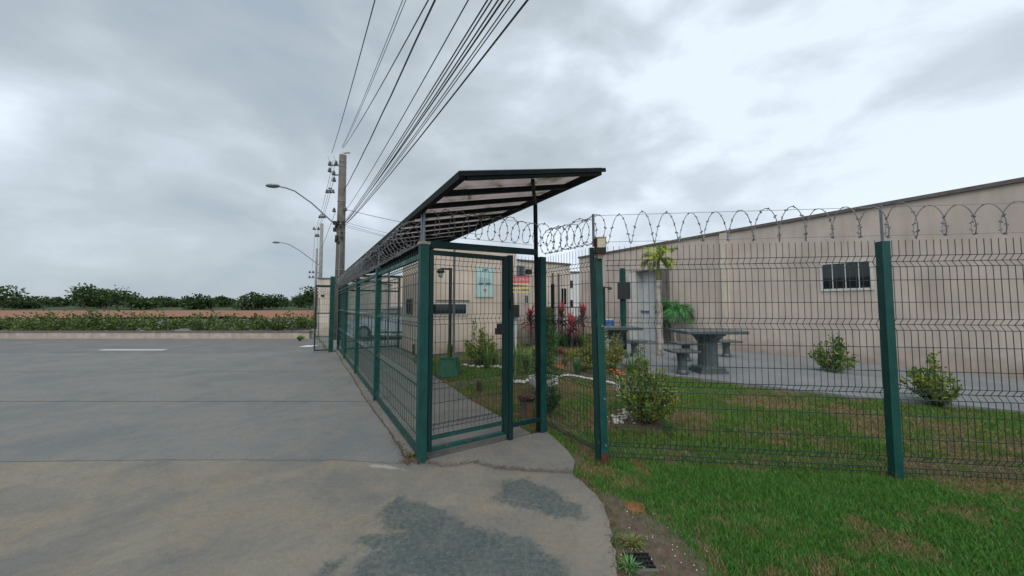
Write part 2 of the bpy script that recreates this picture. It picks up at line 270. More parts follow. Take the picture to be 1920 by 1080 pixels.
# ------------------------------------------------------------------ mesh helpers
class MB:
    def __init__(s): s.v = []; s.f = []; s.c = []; s.cur = (1, 1, 1)
    def add(s, vs, fs):
        k = len(s.v); s.v += [tuple(x) for x in vs]; s.f += [tuple(i + k for i in f) for f in fs]; s.c += [s.cur] * len(fs)
    def obox(s, c, X, Y, Zv):
        c = Vector(c); vs = [c + X * a + Y * b + Zv * d for d in (-1, 1) for b in (-1, 1) for a in (-1, 1)]
        s.add(vs, [(0, 2, 3, 1), (4, 5, 7, 6), (0, 1, 5, 4), (2, 6, 7, 3), (0, 4, 6, 2), (1, 3, 7, 5)])
    def box(s, a, b):
        a = Vector(a); b = Vector(b); c = (a + b) / 2; h = (b - a) / 2
        s.obox(c, Vector((h.x, 0, 0)), Vector((0, h.y, 0)), Vector((0, 0, h.z)))
    def bar(s, p, q, w, h=None, side=None):
        p = Vector(p); q = Vector(q); h = h or w; d = (q - p); L = d.length
        if L < 1e-6: return
        d.normalize()
        if side is None: side = d.cross(Z) if abs(d.z) < .95 else V
        side = (Vector(side) - d * Vector(side).dot(d)).normalized(); up = side.cross(d)
        s.obox((p + q) / 2, side * w / 2, d * L / 2, up * h / 2)
    def tube(s, pts, r, n=6, r2=None, cap=True):
        pts = [Vector(p) for p in pts]; m = len(pts); base = len(s.v); ref = Z
        t0 = (pts[1] - pts[0]).normalized()
        ref = Vector((1, 0, 0)) if abs(t0.z) > .9 else Z
        vs = []
        for i, p in enumerate(pts):
            t = (pts[min(i + 1, m - 1)] - pts[max(i - 1, 0)]).normalized()
            a = t.cross(ref)
            if a.length < 1e-4: a = t.cross(Vector((.3, .9, .1)))
            a.normalize(); b = t.cross(a); ref = b.cross(t) if False else ref
            rr = (r[i] if isinstance(r, (list, tuple)) else (r if r2 is None else r + (r2 - r) * i / (m - 1)))
            for k in range(n):
                an = 2 * math.pi * k / n; vs.append(p + a * (math.cos(an) * rr) + b * (math.sin(an) * rr))
        fs = [(i * n + k, i * n + (k + 1) % n, (i + 1) * n + (k + 1) % n, (i + 1) * n + k) for i in range(m - 1) for k in range(n)]
        if cap: fs += [tuple(range(n))[::-1], tuple((m - 1) * n + k for k in range(n))]
        s.add(vs, fs)
    def lathe(s, c, prof, n=20):
        c = Vector(c); vs = []
        for r, z in prof:
            for k in range(n): a = 2 * math.pi * k / n; vs.append(c + Vector((r * math.cos(a), r * math.sin(a), z)))
        m = len(prof)
        fs = [(i * n + k, i * n + (k + 1) % n, (i + 1) * n + (k + 1) % n, (i + 1) * n + k) for i in range(m - 1) for k in range(n)]
        fs += [tuple(range(n))[::-1], tuple((m - 1) * n + k for k in range(n))]
        s.add(vs, fs)
    def prism(s, poly, z0, z1):
        n = len(poly); s.add([(p[0], p[1], z0) for p in poly] + [(p[0], p[1], z1) for p in poly],
            [tuple(range(n))[::-1], tuple(range(n, 2 * n))] + [(i, (i + 1) % n, n + (i + 1) % n, n + i) for i in range(n)])
    def leaf(s, p, d, side, L, Wd_, bend=.15):
        d = Vector(d); side = Vector(side); nrm = side.cross(d); p = Vector(p)
        m = p + d * L * .5 - Z * bend * L * .2
        s.add([p, m + side * Wd_ * .5, p + d * L - Z * bend * L, m - side * Wd_ * .5 + nrm * .0], [(0, 1, 2, 3)])
    def blob(s, c, r, n=8, m=5, jit=.15):
        c = Vector(c); vs = []; rx, ry, rz = r if isinstance(r, tuple) else (r, r, r)
        for i in range(1, m):
            ph = math.pi * i / m
            for k in range(n):
                a = 2 * math.pi * k / n; j = 1 + random.uniform(-jit, jit)
                vs.append(c + Vector((rx * math.sin(ph) * math.cos(a) * j, ry * math.sin(ph) * math.sin(a) * j, rz * math.cos(ph) * j)))
        vs += [c + Z * rz, c - Z * rz]; t = len(vs) - 2
        fs = [(i * n + k, (i + 1) * n + k, (i + 1) * n + (k + 1) % n, i * n + (k + 1) % n) for i in range(m - 2) for k in range(n)]
        fs += [(t, k, (k + 1) % n) for k in range(n)] + [(t + 1, (m - 2) * n + (k + 1) % n, (m - 2) * n + k) for k in range(n)]
        s.add(vs, fs)
    def build(s, name, m, parent=None, kind=None, smooth=False, label=None):
        me = bpy.data.meshes.new(name); me.from_pydata(s.v, [], s.f); me.materials.append(m)
        if any(c != (1, 1, 1) for c in s.c):
            ca = me.color_attributes.new('tint', 'FLOAT_COLOR', 'CORNER'); arr = []
            for c, f in zip(s.c, s.f): arr += [*c, 1.0] * len(f)
            ca.data.foreach_set('color', arr)
        if smooth: me.polygons.foreach_set('use_smooth', [True] * len(me.polygons))
        o = bpy.data.objects.new(name, me); COL.objects.link(o)
        if parent:
            o.parent = parent; o.matrix_parent_inverse = Matrix.Translation(-parent.location) if parent.type == 'EMPTY' or True else None
        if kind: o['kind'] = kind
        if label: o['label'] = label
        return o
def thing(name, label, cat, loc=(0, 0, 0), group=None):
    o = bpy.data.objects.new(name, None); COL.objects.link(o); o.location = loc; o.empty_display_size = .2
    o['label'] = label; o['category'] = cat
    if group: o['group'] = group
    bpy.context.view_layer.update() if False else None
    return o
def tag(o, label, cat, group=None):
    o['label'] = label; o['category'] = cat
    if group: o['group'] = group
    return o
def struct(name, mb, m): o = mb.build(name, m); o['kind'] = 'structure'; return o
def copy_thing(src, delta, label, rot=0.0):
    r = src.copy(); COL.objects.link(r); r.location = src.location + Vector(delta); r['label'] = label; r.rotation_euler = (0, 0, rot)
    for ch in [x for x in bpy.data.objects if x.parent == src]:
        c = ch.copy(); COL.objects.link(c); c.parent = r
        for g in [x for x in bpy.data.objects if x.parent == ch]:
            d = g.copy(); COL.objects.link(d); d.parent = c
    return r
def np_mesh(name, Vv, Fq, colr, m, parent=None):
    me = bpy.data.meshes.new(name); nv = len(Vv); nf, k = Fq.shape
    me.vertices.add(nv); me.vertices.foreach_set('co', Vv.astype(np.float32).ravel())
    me.loops.add(nf * k); me.loops.foreach_set('vertex_index', Fq.astype(np.int32).ravel())
    me.polygons.add(nf); me.polygons.foreach_set('loop_start', (np.arange(nf) * k).astype(np.int32)); me.update(calc_edges=True)
    if colr is not None:
        ca = me.color_attributes.new('tint', 'FLOAT_COLOR', 'POINT'); ca.data.foreach_set('color', np.c_[colr, np.ones(nv)].astype(np.float32).ravel())
    me.materials.append(m); o = bpy.data.objects.new(name, me); COL.objects.link(o)
    if parent: o.parent = parent; o.matrix_parent_inverse = Matrix.Translation(-parent.location)
    return o
def text_part(txt, name, size, origin, right, up, m, parent, depth=.002, bold=0, align='CENTER'):
    cu = bpy.data.curves.new('tmp', 'FONT'); cu.body = txt; cu.size = size; cu.align_x = align; cu.align_y = 'CENTER'; cu.extrude = depth / 2; cu.offset = bold
    ob = bpy.data.objects.new('tmp', cu); COL.objects.link(ob); bpy.context.view_layer.update()
    me = bpy.data.meshes.new_from_object(ob.evaluated_get(bpy.context.evaluated_depsgraph_get()))
    bpy.data.objects.remove(ob); right = Vector(right).normalized(); up = Vector(up).normalized(); n = right.cross(up)
    mt = Matrix((right, up, n)).transposed().to_4x4(); mt.translation = Vector(origin); me.transform(mt)
    me.materials.clear(); me.materials.append(m)
    o = bpy.data.objects.new(name, me); COL.objects.link(o); o.parent = parent; o.matrix_parent_inverse = Matrix.Translation(-parent.location)
    return o
# value noise for masks
_g = rng.random((64, 64))
def vnoise(x, y):
    xi = np.floor(x).astype(int); yi = np.floor(y).astype(int); fx = x - xi; fy = y - yi
    fx = fx * fx * (3 - 2 * fx); fy = fy * fy * (3 - 2 * fy); g = lambda a, b: _g[a % 64, b % 64]
    return (g(xi, yi) * (1 - fx) + g(xi + 1, yi) * fx) * (1 - fy) + (g(xi, yi + 1) * (1 - fx) + g(xi + 1, yi + 1) * fx) * fy
def fbm(x, y): return (vnoise(x, y) + .5 * vnoise(x * 2.1 + 5, y * 2.1 + 9) + .25 * vnoise(x * 4.3 + 1, y * 4.3 + 3)) / 1.75
def inpoly(x, y, poly):
    r = np.zeros(x.shape, bool); n = len(poly)
    for i in range(n):
        x1, y1 = poly[i][0], poly[i][1]; x2, y2 = poly[(i + 1) % n][0], poly[(i + 1) % n][1]
        if y1 == y2: continue
        c = ((y1 > y) != (y2 > y)) & (x < (x2 - x1) * (y - y1) / (y2 - y1) + x1); r ^= c
    return r
def sdist(x, y, poly):
    d = np.full(x.shape, 1e9); n = len(poly)
    for i in range(n):
        x1, y1 = poly[i][0], poly[i][1]; x2, y2 = poly[(i + 1) % n][0], poly[(i + 1) % n][1]
        dx, dy = x2 - x1, y2 - y1; t = np.clip(((x - x1) * dx + (y - y1) * dy) / (dx * dx + dy * dy + 1e-9), 0, 1)
        d = np.minimum(d, np.hypot(x - x1 - t * dx, y - y1 - t * dy))
    return np.where(inpoly(x, y, poly), d, -d)
def gp(pts): return [tuple(G(*p)[:2]) for p in pts]

# ================================================================== GROUND
b = MB(); b.add([(-900, -60, -.035), (900, -60, -.035), (900, 1200, -.035), (-900, 1200, -.035)], [(0, 1, 2, 3)])
struct('ground', b, M['ground'])

edge = gp([(1012, 800), (1040, 822), (1066, 848), (1078, 866), (1074, 884)])
edge2 = gp([(1076, 890), (1092, 902), (1114, 922), (1133, 945), (1143, 975), (1149, 1003), (1146, 1012), (1155, 1030), (1157, 1060), (1160, 1085), (1166, 1180), (1172, 1350), (1180, 1800)])
def jag(a, bb, step=.06, amp=.012):
    a = Vector(a[:2]); bb = Vector(bb[:2]); n = max(2, int((bb - a).length / step)); nrm = Vector((-(bb - a).y, (bb - a).x)).normalized()
    return [tuple(a + (bb - a) * (i / n) + nrm * (random.uniform(-amp, amp) if 0 < i < n else 0)) for i in range(n + 1)]
def polyjag(pts, **k):
    r = []
    for i in range(len(pts) - 1): r += jag(pts[i], pts[i + 1], **k)[:-1]
    return r + [tuple(pts[-1][:2])]
# transverse crack between the near slab and the walkway slabs
crack = gp([(-300, 868), (300, 862), (640, 862), (700, 866), (740, 868), (770, 866), (800, 868), (830, 874), (860, 872), (885, 866), (930, 878), (990, 883), (1040, 885), (1074, 887)])
crack = polyjag(crack, step=.05, amp=.007)
def clean(poly):
    r = []
    for p in poly:
        if not r or (abs(p[0] - r[-1][0]) + abs(p[1] - r[-1][1])) > 1e-4: r.append(p)
    return r
def slab(name, poly, m, z1=0.0, z0=-.12):
    import bmesh
    bm = bmesh.new(); vs = [bm.verts.new((x, y, z1)) for x, y in clean(poly)]
    f = bm.faces.new(vs); bmesh.ops.triangulate(bm, faces=[f])
    r = bmesh.ops.extrude_face_region(bm, geom=list(bm.faces)); 
    for v in [g for g in r['geom'] if isinstance(g, bmesh.types.BMVert)]: v.co.z = z0
    bmesh.ops.recalc_face_normals(bm, faces=bm.faces)
    me = bpy.data.meshes.new(name); bm.to_mesh(me); bm.free(); me.materials.append(m)
    o = bpy.data.objects.new(name, me); COL.objects.link(o); o['kind'] = 'structure'; return o
near_poly = [(-40, -1.2), (-40, crack[0][1] - .004)] + [(x, y - .004) for x, y in crack if x > -9] + polyjag(edge2, step=.05, amp=.010) + [(edge2[-1][0] + .02, -1.2)]
# the near slab is finely gridded so worn paint patches can be stored on it
paint1 = gp([(712, 992), (722, 950), (745, 932), (800, 944), (870, 980), (930, 1003), (975, 1006), (1032, 1036), (1060, 1072), (1100, 1200), (1080, 1500), (560, 1500), (600, 1250), (640, 1120), (655, 1080), (700, 1035), (658, 1018), (700, 1002), (755, 998)])
paint2 = gp([(925, 934), (945, 905), (985, 897), (1045, 925), (1088, 950), (1093, 973), (1030, 966), (972, 950)])
paint3 = gp([(610, 1062), (640, 1052), (625, 1075), (590, 1092)])
white1 = gp([(690, 870), (730, 872), (760, 880), (800, 888), (770, 884), (740, 880), (695, 876)])
slab('concrete_forecourt', near_poly, M['conc_near'], z1=-.004)
gx = np.arange(-3.2, 1.6, .022); gy = np.arange(.7, 3.3, .022)
XX, YY = np.meshgrid(gx, gy); inside = inpoly(XX, YY, near_poly) & (sdist(XX, YY, near_poly) > .02)
dd = np.maximum(np.maximum(sdist(XX, YY, paint1), sdist(XX, YY, paint2)), sdist(XX, YY, paint3))
pm = np.clip(.56 + dd / .24, 0, 1); wm = np.clip(.55 + sdist(XX, YY, white1) / .06, 0, 1)
ny, nx = XX.shape; idx = np.arange(ny * nx).reshape(ny, nx)
ok = inside[:-1, :-1] & inside[1:, :-1] & inside[:-1, 1:] & inside[1:, 1:]
Fq = np.stack([idx[:-1, :-1], idx[:-1, 1:], idx[1:, 1:], idx[1:, :-1]], -1)[ok]
Vv = np.c_[XX.ravel(), YY.ravel(), np.zeros(ny * nx)]
used = np.unique(Fq); remap = -np.ones(ny * nx, int); remap[used] = np.arange(len(used))
ob = np_mesh('concrete_surface_layer', Vv[used], remap[Fq], None, M['conc_near']); ob['kind'] = 'structure'
ca = ob.data.color_attributes.new('paint', 'FLOAT_COLOR', 'POINT')
ca.data.foreach_set('color', np.c_[pm.ravel()[used], wm.ravel()[used], pm.ravel()[used] * 0, np.ones(len(used))].astype(np.float32).ravel())

wl = lambda s, w: tuple(Wd(s, w)[:2])
J0 = wl(-.0, -.10)
k0 = min(range(len(crack)), key=lambda i: (crack[i][0] - J0[0] + .07) ** 2 + (crack[i][1] - J0[1]) ** 2)
joint = polyjag([wl(s, -.11 + .02 * math.sin(s * 1.7)) for s in (-.02, .8, 1.6, 2.4, 3.5, 5, 6.5, 8, 9.9)], step=.07, amp=.010)
walk = [(-40, crack[0][1] + .004), (-9, crack[0][1] + .004)] + [(x, y + .004) for x, y in crack[:k0 + 1] if x > -9] + [(x - .012, y) for x, y in joint] + [wl(9.9, -.35), (-9.2, 10.62), (-40, 10.62)]
slab('walkway', walk, M['conc_walk'], z1=0.0)
kerb = [(x + .008, y + .002) for x, y in joint] + [wl(9.9, .06), wl(.0, .06)]
slab('fence_kerb', kerb, M['conc_path'], z1=.012)
pathp = [wl(.03, .075), wl(9.0, .075), wl(9.0, 1.84), wl(6.7, 1.84), wl(6.3, 1.55), wl(5, 1.42), wl(3.4, 1.36), wl(1.6, 1.27), wl(.03, 1.30)]
slab('garden_path', polyjag(pathp + [pathp[0]], step=.12, amp=.008)[:-1], M['conc_path'], z1=.012)
thr = [(x, y + .006) for x, y in crack[k0 + 1:]] + [tuple(p) for p in edge[::-1]] + [wl(.0, 1.40), wl(.0, .085), wl(-.05, -.02)]
slab('threshold_slab', thr, M['conc_path'], z1=.006)
b = MB(); b.add([(x, y - .05, -.0125) for x, y in crack] + [(x, y + .05, -.0125) for x, y in crack[::-1]], [tuple(range(2 * len(crack)))]); struct('joint_dirt', b, M['soil'])
b = MB(); jj = [(x - .05, y) for x, y in joint] + [(x + .05, y) for x, y in joint[::-1]]; b.add([(x, y, -.012) for x, y in jj], [tuple(range(len(jj)))]); struct('joint_dirt', b, M['soil'])
for yy_ in (5.35, 7.7):
    b = MB(); xe = -.877 - .6139 * (yy_ - 3.32) - .16; b.add([(-30, yy_ - .005, .003), (xe, yy_ - .005, .003), (xe, yy_ + .006, .003), (-30, yy_ + .006, .003)], [(0, 1, 2, 3)]); struct('expansion_joint', b, M['soil'])
# yard beyond the corridor, road, patio
slab('yard_paving', [wl(9.95, -.3), wl(9.02, .08), wl(9.02, 1.84), wl(8.8, 1.95), wl(8.8, 4), wl(30, 6), wl(30, -1), wl(12, -.3)], M['conc_walk'], z1=-.002)
slab('street', [(-60, 10.64), (-9.2, 10.64), wl(9.95, -.38), wl(12, -.4), wl(34, -1.2), (-40, 48), (-60, 40)], M['asphalt'], z1=-.02)
b = MB(); c = G(579, 648); b.box((c.x - .22, c.y - .25, -.019), (c.x + .22, c.y + .25, -.015)); struct('road_marking', b, M['roadpaint'])
b = MB(); c = G(250, 655); b.box((c.x - 1.1, c.y - .1, -.019), (c.x + 1.1, c.y + .1, -.015)); struct('road_marking', b, M['roadpaint'])
pat = gp([(1132, 650), (1148, 672), (1200, 700), (1290, 709), (1370, 719), (1600, 745), (1980, 780), (2300, 700), (1500, 625), (1195, 632), (1130, 634)])
slab('patio', pat, M['patio'], z1=.03)
# bare soil and orange patch
soil1 = gp([(1112, 918), (1150, 920), (1212, 955), (1268, 995), (1325, 1055), (1365, 1130), (1460, 1500), (1150, 1500), (1150, 1000)])
slab('bare_soil', polyjag(soil1 + [soil1[0]], step=.07, amp=.02)[:-1], M['soil'], z1=-.025, z0=-.04)
cc = G(1190, 944); slab('orange_soil_patch', [(cc.x + .075 * math.cos(a) * random.uniform(.85, 1.12), cc.y + .085 * math.sin(a) * random.uniform(.85, 1.12)) for a in np.linspace(0, 6.1, 30)], M['soilred'], z1=-.021, z0=-.034)
bedp = gp([(1010, 640), (1100, 628), (1140, 650), (1190, 690), (1160, 720), (1100, 708), (1045, 703), (1010, 690)])
slab('flower_bed', bedp, M['soil'], z1=-.02, z0=-.05)
slab('shrub_bed', [(G(1205, 790).x + .42 * math.cos(a) * random.uniform(.8, 1.1), G(1205, 790).y + .36 * math.sin(a) * random.uniform(.8, 1.1)) for a in np.linspace(0, 6.2, 20)], M['soil'], z1=-.018, z0=-.05)

# ================================================================== HOUSES AND WALLS
def wallbox(mb, p, d1, L1, d2, L2, z0, z1):
    p = Vector(p); mb.add([p + Z * z0, p + d1 * L1 + Z * z0, p + d1 * L1 + d2 * L2 + Z * z0, p + d2 * L2 + Z * z0, p + Z * z1, p + d1 * L1 + Z * z1, p + d1 * L1 + d2 * L2 + Z * z1, p + d2 * L2 + Z * z1],
        [(0, 3, 2, 1), (4, 5, 6, 7), (0, 1, 5, 4), (1, 2, 6, 5), (2, 3, 7, 6), (3, 0, 4, 7)])
# guardhouse
gc = Wd(6.65, 1.88); L = 3.42
gh = thing('guardhouse', 'small beige rendered guardhouse with slit window beside the covered path', 'guardhouse', gc)
b = MB(); wallbox(b, gc, V, L, U, 2.05, -.05, 3.36); b.build('wall', M['beige'], gh)
b = MB(); wallbox(b, gc - V * .03 - U * .03, V, L + .06, U, 2.11, 3.362, 3.41); b.build('roof', M['coping'], gh)
b = MB(); wallbox(b, gc - V * .006 - U * .006, V, L + .012, U, 2.06, -.04, .045); b.build('plinth', M['coping'], gh)
def face_rect(mb, o, dx, w0, w1, z0, z1, nrm, t): # box on a face: o + dx*w, thickness t outwards
    mb.obox(o + dx * (w0 + w1) / 2 + Z * (z0 + z1) / 2 + nrm * t / 2, dx * (w1 - w0) / 2, nrm * t / 2, Z * (z1 - z0) / 2)
def window(parent, o, dx, nrm, w0, w1, z0, z1, fr=.045, mull=0, fm='white'):
    f = MB()
    face_rect(f, o, dx, w0, w1, z1 - fr, z1, nrm, .03); face_rect(f, o, dx, w0, w1, z0, z0 + fr, nrm, .03)
    face_rect(f, o, dx, w0, w0 + fr, z0 + fr, z1 - fr, nrm, .03); face_rect(f, o, dx, w1 - fr, w1, z0 + fr, z1 - fr, nrm, .03)
    for i in range(mull):
        c = w0 + (w1 - w0) * (i + 1) / (mull + 1); face_rect(f, o, dx, c - .008, c + .008, z0 + fr, z1 - fr, nrm, .022)
    w = f.build('window', M[fm], parent)
    p = MB(); face_rect(p, o, dx, w0 + fr, w1 - fr, z0 + fr, z1 - fr, nrm, .008); po = p.build('pane', M['glass']); po.parent = w
    po.matrix_parent_inverse = Matrix.Translation(-parent.location) @ Matrix.Identity(4) if False else Matrix.Identity(4)
    # window carries an inverse offset, so give the pane the same place
    po.matrix_parent_inverse = Matrix.Identity(4)
    return w
def window_fixed(*a, **k): return window(*a, **k)
window(gh, gc, V, -U, .22, 1.56, 1.19, 1.60, .055, 0)
b = MB(); face_rect(b, gc, V, .5, 1.62, 1.66, 1.675, -U, .05); b.build('drip_ledge', M['coping'], gh)
window(gh, gc, U, -V, .72, 1.42, 1.22, 1.72, .05, 3, 'coping')
b = MB(); b.tube([gc - V * .05 + U * .35 + Z * .0, gc - V * .05 + U * .35 + Z * .33], .04, 8); b.build('pipe_stub', M['bark'], gh)
# info panel on guardhouse front
o0 = gc - U * .02
def span(px):   # distance along the guardhouse front for a photo column
    k = (px - 960) / F; return (k * gc.y - gc.x) / (V.x - k * V.y)
w0, w1 = span(891), span(925); zz0, zz1 = 1.78, 2.80
info = thing('information_panel', 'pale cyan information panel fixed high on the guardhouse wall', 'sign', gc + V * (w0 + w1) / 2)
b = MB(); face_rect(b, gc, V, w0, w1, zz0, zz1, -U, .03); b.build('board', M['signcyan'], info)
wm_ = (w0 + w1) / 2; fo = gc - U * .032
text_part('J-40', 'house_number', .12, fo + V * (wm_) + Z * (zz1 - .12), V, Z, M['signdk'], info, bold=.003)
for r in range(2):
    for c in range(5):
        b = MB(); face_rect(b, fo, V, wm_ - .20 + c * .085, wm_ - .165 + c * .085, zz0 + .52 + r * .065, zz0 + .555 + r * .065, -U, .002); b.build('pictogram', M['signgrey'], info)
for a_, c_ in ((-.23, -.04), (.03, .22)):
    b = MB(); face_rect(b, fo, V, wm_ + a_, wm_ + c_, zz0 + .44, zz0 + .475, -U, .002); b.build('text_bar', M['signdk'], info)
    b = MB(); face_rect(b, fo, V, wm_ + a_, wm_ + c_ - .03, zz0 + .395, zz0 + .42, -U, .002); b.build('text_bar', M['signgrey'], info)
b = MB(); face_rect(b, fo, V, wm_ - .055, wm_ + .055, zz0 + .14, zz0 + .27, -U, .002); b.build('white_patch', M['white'], info)
b = MB(); face_rect(b, fo - U * .002, V, wm_ - .045, wm_ + .045, zz0 + .22, zz0 + .262, -U, .002); face_rect(b, fo - U * .002, V, wm_ - .005, wm_ + .025, zz0 + .155, zz0 + .22, -U, .002); b.build('red_emblem', M['signred'], info)
for a_ in (w0 + .04, w1 - .04):
    for z_ in (zz0 + .05, zz1 - .05):
        b = MB(); face_rect(b, fo, V, a_ - .01, a_ + .01, z_ - .01, z_ + .01, -U, .006); b.build('screw', M['galv'], info)

# middle building behind guardhouse
def spanat(o, d, px): k = (px - 960) / F; return (k * o.y - o.x) / (d.x - k * d.y)
mc_ = gc + V * (L + .02) + U * 2.2
mb0 = P(966, 600, 13.4); mb0.z = 0
mbld = thing('community_building', 'low beige building right of the guardhouse with air conditioner on its wall', 'building', mb0)
Lm = spanat(mb0, V, 1069)
b = MB(); wallbox(b, mb0 - V * 1.6, V, Lm + 1.6, U, 6, -.05, 3.30); b.build('wall', M['beige3'], mbld)
b = MB(); wallbox(b, mb0 - V * 1.63 - U * .05, V, Lm + 1.68, U, 6.1, 3.302, 3.37); b.build('coping', M['coping'], mbld)
b = MB(); face_rect(b, mb0, V, spanat(mb0, V, 962), spanat(mb0, V, 968), 0, 3.3, -U, .05); b.build('downpipe', M['white'], mbld)
for px in (1008, 1036, 1047):
    b = MB(); wc = spanat(mb0, V, px); face_rect(b, mb0, V, wc - .04, wc + .04, 0, 2.9, -U, .04); b.build('pilaster', M['coping'], mbld)
window(mbld, mb0, V, -U, spanat(mb0, V, 983), spanat(mb0, V, 991), 1.55, 1.95, .04, 1)
window(mbld, mb0, V, -U, spanat(mb0, V, 1050), spanat(mb0, V, 1063), 1.5, 2.3, .05, 1)
# air conditioner
w0, w1 = spanat(mb0, V, 963), spanat(mb0, V, 976); ac = thing('air_conditioner', 'grey slatted air conditioner unit on the low building wall', 'air conditioner', mb0 + V * w0)
b = MB(); face_rect(b, mb0, V, w0, w1, 2.68, 3.08, -U, .3); b.build('casing', M['galv'], ac)
for i in range(4):
    b = MB(); face_rect(b, mb0 - U * .3, V, w0 + .07, w1 - .07, 2.72 + i * .085, 2.765 + i * .085, -U, .012); b.build('slat', M['black'], ac)
w0, w1 = spanat(mb0, V, 979), spanat(mb0, V, 992); fl = thing('wall_floodlight', 'small dark floodlight on the wall beside the air conditioner', 'floodlight', mb0 + V * w0)
b = MB(); b.obox(mb0 + V * (w0 + w1) / 2 - U * .22 + Z * 2.86, V * .13, U * .05, Z * .10); b.build('lamp_head', M['black'], fl)
b = MB(); b.bar(mb0 + V * w0 + Z * 2.86, mb0 + V * (w0 + .1) - U * .2 + Z * 2.86, .04); b.build('bracket', M['galv'], fl)

# right long building: wall runs parallel to the side fence
R0 = Vector((7.4, 11.5, 0))
rb = thing('hall_building', 'long pinkish beige hall with a plain wall closing the garden', 'building', R0)
tL = 7.4
endL = spanat(R0, U, 1087)
b = MB(); wallbox(b, R0 - U * 9, U, endL + 9 , V, 6, -.05, 4.0); b.build('wall', M['beige2'], rb)
b = MB(); wallbox(b, R0 - U * 9.05 - V * .06, U, endL + 9.1, V, 6.1, 4.002, 4.09); b.build('coping', M['coping'], rb)
# entrance recess
s0, s1 = spanat(R0, U, 1256), spanat(R0, U, 1192)
print('entrance', s0, s1, 'end', endL)
b = MB()
face_rect(b, R0, U, s0, s0 + .30, 0.03, 2.95, -V, .45); b.build('porch_pier', M['coping'], rb)
b = MB(); face_rect(b, R0, U, s1 - .35, s1, 0.03, 2.95, -V, .45); b.build('porch_pier', M['white'], rb)
b = MB(); face_rect(b, R0, U, s0, s1, 2.952, 3.1, -V, .47); b.build('porch_lintel', M['beige2'], rb)
b = MB(); face_rect(b, R0, U, s0 + .302, s1 - .352, .04, 2.94, -V, .06); dr = b.build('door', M['metaldoor'], rb)
b = MB(); b.bar(R0 + U * (s0 + .9) - V * .10 + Z * 1.25, R0 + U * (s0 + 1.9) - V * .10 + Z * 1.3, .06); h = b.build('push_bar', M['hose']); h.parent = dr
# pilaster at photo's right edge and some openings further right
sp = spanat(R0, U, 1362)
b = MB(); face_rect(b, R0, U, sp - .12, sp + .12, 0, 4.0, -V, .1); b.build('pilaster', M['beige3'], rb)
window(rb, R0, U, -V, spanat(R0, U, 1640), spanat(R0, U, 1540), 1.9, 2.7, .06, 3)

# far apartment block through the fence and small yard house to the left
fb = P(650, 573, 72); fb.z = 0
ap = thing('apartment_block', 'beige three storey apartment block far beyond the fence behind the car', 'building', fb)
X1 = Vector((1, 0, 0)); Y1 = Vector((0, 1, 0))
b = MB(); b.box((fb.x - 1.5, 72, -.1), (fb.x + 12, 82, 7.7)); b.build('wall', M['beige'], ap)
b = MB(); b.box((fb.x - 1.6, 71.9, 7.702), (fb.x + 12.1, 82.1, 7.95)); b.build('roof', M['coping'], ap)
for zf in (1.9, 4.5, 2.0 - 9):
    for k in range(5):
        if zf < 0: continue
        x = fb.x + .6 + k * 2.1; window(ap, Vector((x, 72, 0)), X1, -Y1, 0, 1.15, zf, zf + 1.0, .08, 1, 'coping')
b = MB(); b.box((fb.x + 9.4, 71.7, 0), (fb.x + 10.1, 71.99, 7.7)); b.build('white_column', M['white'], ap)
yb = P(596, 573, 16.2)
yh = thing('yard_house', 'pale weathered flat roofed block behind the concrete utility pole', 'building', (yb.x, yb.y, 0))
b = MB(); b.box((yb.x, yb.y, -.05), (yb.x + 1.75, yb.y + 5, 2.78)); b.build('wall', M['beige3'], yh)
b = MB(); b.box((yb.x - .04, yb.y - .04, 2.782), (yb.x + 1.8, yb.y + 5.04, 2.84)); b.build('coping', M['coping'], yh)
b = MB(); b.box((yb.x + .15, yb.y - .03, 1.93), (yb.x + .3, yb.y, 2.02)); b.build('vent', M['dark'], yh)
fw = P(1068, 573, 48); fw.z = 0
f2 = thing('white_house', 'white house far off in the gap between the two low buildings', 'building', fw)
b = MB(); b.box((fw.x - 2, 48, -.05), (fw.x + 5, 56, 6.2)); b.build('wall', M['farwhite'], f2)
b = MB(); b.box((fw.x - 2.1, 47.9, 6.202), (fw.x + 5.1, 56.1, 6.4)); b.build('roof', M['coping'], f2)
for z_ in (1.2, 4.0):
    window(f2, Vector((fw.x, 48, 0)), X1, -Y1, .05, .5, z_, z_ + 1.1, .08, 0, 'coping')

# low wall along the street
lw = thing('low_street_wall', 'low pale roadside wall across the street on the left', 'wall', (-12, 15.6, 0))
b = MB(); b.box((-34, 15.5, -.1), (-9.3, 15.7, .28)); b.build('wall', M['beige3'], lw)
b = MB(); b.box((-34.05, 15.46, .282), (-9.25, 15.74, .33)); b.build('coping', M['coping'], lw)

